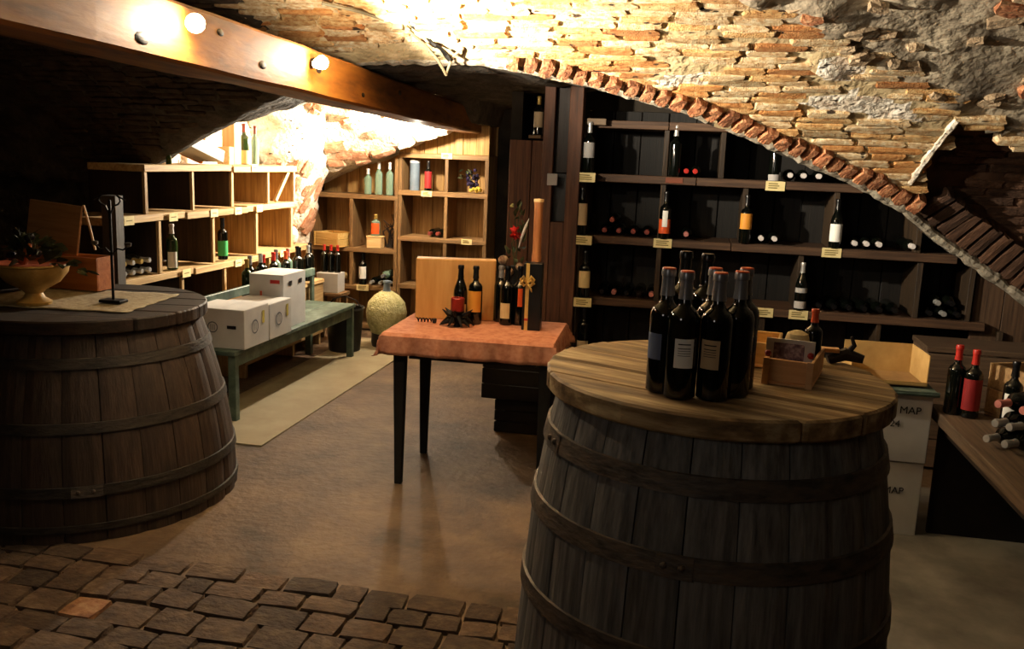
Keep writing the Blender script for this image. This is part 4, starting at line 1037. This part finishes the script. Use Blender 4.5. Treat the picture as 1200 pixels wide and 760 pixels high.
while y < 7.6:
    w_ = U(.1, .15); top = 1.17 if y < 5.13 else 1.51
    if y < 5.5: y += w_; continue
    board('back_plank', W_DARK('z') if y < 5.95 else wood('shelf_back', ['6a4828', '96703f', 'b48c58'], 'z'), t, -.42, -.404, y-6.2, y+w_-.002-6.2, .05, top); y += w_  # near planks darker, shade of the compartments painted in
MB().tube([(-.01, .72, 1.24), (-.02, .98, 1.47)], .018, 4).build('brace', Wz, t)
def cardx(y, z, w_=.10, h_=.055):
    o = MB().box(0, .003, -w_/2, w_/2, -h_/2, h_/2).build('price_card', M_TAG, t, loc=(.016, y-6.2, z))
    MB().box(.003, .0035, -w_*.3, w_*.3, -.003, .003).build('card_print', MATS['card_ink'], o)
for (y, z) in ((4.90, 1.195), (5.38, 1.192), (5.90, 1.192), (6.25, 1.192), (6.59, 1.195), (5.52, .805), (6.24, .80), (6.52, 1.51), (7.0, .80)): cardx(y, z)
t = thing('shelf_end_post', 'grey-brown square post at the near end of the long wall shelf', 'post', (-3.26, 4.64, 0))
board('post_body', wood('grey_post', ['2c261f', '463c32'], 'z'), t, -.045, .045, -.04, .04, 0, 1.36)
LG = 'standing bottles on the long wall shelf'
bottle('greenish-white bottle with pale label on long wall shelf, nearer the camera', (-3.40, 5.46, .832), 'white', 'white', R(35), 'green', h=.305, rng=(.05, .4), aw=1.8, group=LG)
bottle('dark bottle with bright green label on the long wall shelf', (-3.40, 6.13, .832), 'black', 'green', R(40), h=.31, rng=(.10, .46), aw=2.8, group=LG)
bottle('green bottle with red cap on top of long wall shelf beside the pale box', (-3.42, 6.52, 1.532), 'dullred', 'cream', R(40), 'green', h=.31, rng=(.02, .35), group='bottles on top of the long shelf')
bottle('thin clear bottle with red cap on top of the long wall shelf, outermost', (-3.42, 6.70, 1.532), 'dullred', None, 0, 'clear', r=.03, h=.30, group='bottles on top of the long shelf')
t = thing('white_lidded_box', 'tipped white box with brown lid on top of the long wall shelf', 'box', (-3.52, 5.95, 1.60), R(10))
t.rotation_euler = (R(-14), 0, 0)
board('box_body', M_WHITE, t, -.10, .12, -.22, .22, 0, .085); 
board('box_lid', WB, t, -.12, -.09, -.18, .30, .0, .30)
t = thing('pine_block', 'upright pale pine box beside the green bottle on the long shelf', 'box', (-3.44, 6.36, 1.532)); board('box_body', W_PALE('z'), t, -.05, .05, -.05, .06, 0, .30); board('box_end', W_PALE('y'), t, -.05, .05, -.13, -.052, 0, .13)
t = thing('small_figure_bottle', 'tiny corked vial near the near end of the long shelf top', 'vial', (-3.38, 5.42, 1.532)); MB().lathe([(0, 0), (.018, 0), (.018, .05), (.007, .065), (.007, .09)], 10).build('vial_glass', M_GLASSG, t, True); MB().lathe([(0, .088), (.006, .088), (.006, .1)], 8).build('cork', W_PALE('z'), t)
for i in range(5): bottle('lower lying bottle at the near end of long wall shelf, %s from its post' % ORD[i], (-3.66, 4.80+.085*i, .832+.037), 'silver', None, h=.30, rot=(R(90), 0, R(90)), group='bottles lying at the near end of the long shelf')
for i in range(4): bottle('upper lying bottle at the near end of long wall shelf, %s from its post' % ORD[i], (-3.63, 4.84+.085*i, .832+.105), 'silver' if i % 2 else 'gold', None, h=.30, rot=(R(90), 0, R(90)), group='upper bottles lying at the near end of the long shelf')
# sandstone lump on the shelf end
tag(MB().ball((0, 0, 0), .07, 10, (.8, 1, 1.2)).build('plaster_figure', M_WHITEWASH, None, True, loc=(-3.42, 7.36, .92)), 'white plaster lump at the corner end of the long shelf', 'ornament')

# bottle row on the ledge behind the green bench
t = thing('bottle_counter', 'low pine counter behind the green bench carrying a row of bottles', 'counter', (-3.2, 6.6, 0))
board('counter_top', Wy, t, -.13, .13, -.75, .66, .545, .575); board('counter_front', Wy, t, .10, .12, -.75, .66, .10, .545)
for yy in (-.7, .1, .63): board('counter_leg', Wz, t, -.12, .1, yy-.02, yy+.02, 0, .545)
rowb = [('gold', 'green', 'green bottle with gold neck'), ('grey', 'dark', 'dark bottle with grey cap'), ('silver', 'dark', 'dark bottle with bright silver cap'), ('red', 'dark', 'dark bottle with red cap'), ('red', 'dark', 'dark bottle with glossy red cap'), ('grey', 'clear', 'clear bottle with grey cap'),
        ('orange', 'dark', 'dark bottle with orange cap'), ('pink', 'clear', 'pale bottle with pink cap'), ('black', 'dark', 'black-capped dark bottle'), ('black', 'dark', 'black-capped dark bottle'), ('silver', 'dark', 'dark bottle with silver cap'), ('black', 'dark', 'black-capped dark bottle')]
for i, (cp, gl, tx) in enumerate(rowb):
    bottle('%s on the low counter, %s in row from camera' % (tx, ORD[i]), (-3.13-(.03 if i % 2 else 0), 5.98+i*.107, .576), cp, None, 0, gl, h=.30+.01*(i % 3-1), group='bottle row on the low counter')
t = carton('white carton holding three red-capped bottles at the bench end', -3.08, 7.42, .44, .20, .16, .17, 0, 'cartons by the far bench end', name='bottle_carton')
# it stands on a stool
t = thing('low_stool', 'low wooden stool under the bottle carton beyond the green bench', 'stool', (-3.08, 7.42, 0)); board('stool_top', W_RACK('x'), t, -.14, .14, -.11, .11, .41, .438)
for sx in (-1, 1):
    for sy in (-1, 1): board('leg', W_RACK('z'), t, sx*.11-.015, sx*.11+.015, sy*.08-.015, sy*.08+.015, 0, .41)
for i in range(3): bottle('red-capped bottle on the white carton beyond green bench, %s' % ['nearest the wall shelf', 'middle one', 'nearest the corner'][i], (-3.14+.062*i, 7.42, .612), 'red', None, 0, r=.029, h=.24, group='bottles on the far carton')

# ------------------------------------------------------------------ green bench
t = thing('green_bench', 'long grey-green painted bench with a back rail beside the wall shelf', 'bench', (-2.84, 5.86, 0))
board('seat_board', M_GREEN, t, -.21, .0, -1.0, 1.0, .415, .442); board('seat_board', M_GREEN, t, .003, .21, -1.0, 1.0, .415, .442)
board('apron', M_GREEN, t, .165, .195, -.95, .95, .34, .415); board('apron', M_GREEN, t, -.195, -.165, -.95, .95, .34, .415)
for sx in (-1, 1):
    for sy in (-1, 1): board('leg', M_GREEN, t, sx*.18-.024, sx*.18+.024, sy*.96-.024, sy*.96+.024, 0, .414)
board('back_rail', M_GREEN, t, -.225, -.195, -1.0, 1.12, .64, .70)
for yy in (-.95, .05, 1.09): board('back_post', M_GREEN, t, -.222, -.198, yy-.025, yy+.025, .40, .64)
GC = 'white cartons on the green bench'
def logo_ring(t, x, y, z, r_, axis='y'):
    b = MB(); n = 20
    for k in range(n):
        a = 2*PI*k/n; a2 = 2*PI*(k+1)/n
        pts = []
        for (rr, aa) in ((r_, a), (r_, a2), (r_*.8, a2), (r_*.8, a)):
            if axis == 'y': pts.append((x+rr*math.cos(aa), y, z+rr*math.sin(aa)))
            else: pts.append((x, y+rr*math.cos(aa), z+rr*math.sin(aa)))
        b.add(pts, [(0, 1, 2, 3)])
    for s in (-.35, 0, .35):
        if axis == 'y': b.add([(x+s*r_-.002, y, z-.5*r_), (x+s*r_+.002, y, z-.5*r_), (x+s*r_+.002, y, z+.5*r_), (x+s*r_-.002, y, z+.5*r_)], [(0, 1, 2, 3)])
        else: b.add([(x, y+s*r_-.002, z-.5*r_), (x, y+s*r_+.002, z-.5*r_), (x, y+s*r_+.002, z+.5*r_), (x, y+s*r_-.002, z+.5*r_)], [(0, 1, 2, 3)])
    return b.build('round_emblem', mat('grey_printing', ['5c6068', '6c7078'], (9, 9, 9), .7, 0, rand=0), t)
t = carton('wide white carton with hand slot on the near end of green bench', -2.785, 5.10, .443, .36, .325, .245, 0, GC)
board('hand_slot', M_BLACKP, t, .065, .125, -.1645, -.163, .125, .145, bevel=0, jit=0)
logo_ring(t, -.03, -.165, .13, .035); logo_ring(t, .1822, -.03, .125, .045, 'x')
board('yellow_stripe', plain('yellow_print', 'b8a848', .7), t, .1812, .1822, .07, .10, .13, .21, bevel=0, jit=0)
t = carton('white carton with ring emblem standing second along the green bench', -2.76, 5.435, .443, .31, .32, .232, 0, GC)
logo_ring(t, .1572, -.03, .12, .045, 'x')
board('yellow_stripe', MATS['yellow_print'], t, .1562, .1572, .08, .11, .12, .2, bevel=0, jit=0)
t = carton('tall bright white carton with red mark and round hand holes on green bench', -2.80, 5.80, .443, .25, .36, .375, 0, GC)
board('red_mark', M_REDINK, t, .03, .10, -.183, -.1815, .315, .34, bevel=0, jit=0)
board('orange_mark', CAPS['orange'], t, -.045, -.03, -.183, -.1815, .20, .26, bevel=0, jit=0)
for yy in (-.07, .09): MB().box(.1265, .128, yy-.025, yy+.025, .295, .325).build('hand_hole', M_BLACKP, t)
tag(board('paper_sheet', M_WHITE, None, -3.02, -2.80, 4.62, 4.82, .235, .245), 'pale sheet of paper on the dark crate under the near bench end', 'paper')
t = thing('low_bottle_crate', 'dark crate of bottles on the floor under the near end of green bench', 'crate', (-2.9, 4.76, 0))
for k in range(3):
    for (a) in ((-.17, .17, -.2, -.188), (-.17, .17, .188, .2), (-.17, -.158, -.188, .188), (.158, .17, -.188, .188)): board('slat', M_DKBOX, t, *a, .01+.075*k, .065+.075*k)
board('crate_floor', M_DKBOX, t, -.158, .158, -.188, .188, 0, .01)
t = thing('demijohn', 'large round straw-filled glass demijohn on the floor before the corner shelves', 'demijohn', (-2.53, 7.34, 0.0))
MB().lathe([(0, .10), (.09, .10), (.13, .13), (.17, .22), (.178, .31), (.16, .39), (.11, .45), (.05, .49)], 26).build('glass_body', M_STRAW, t, True)
MB().lathe([(.045, .48), (.032, .50), (.028, .56), (.036, .565), (.034, .58)], 16).build('neck', M_TUBE, t, True)
MB().lathe([(0, 0), (.12, 0), (.13, .04), (.125, .13), (.09, .14)], 22).build('basket_base', W_DARK('z'), t, True)
t = thing('black_bin', 'dark plastic tub on the floor beside the far bench leg', 'tub', (-2.80, 7.05, 0))
MB().lathe([(0, .0), (.13, 0), (.16, .36), (.17, .37), (.165, .38), (.15, .37), (.12, .02)], 22).build('tub_body', M_BLACKP, t, True)
MB().tube([(-.16, 0, .36), (-.1, 0, .44), (0, 0, .47), (.1, 0, .44), (.16, 0, .36)], .005, 6).build('handle', M_BLKIRON, t, True)
bpy.context.view_layer.update()
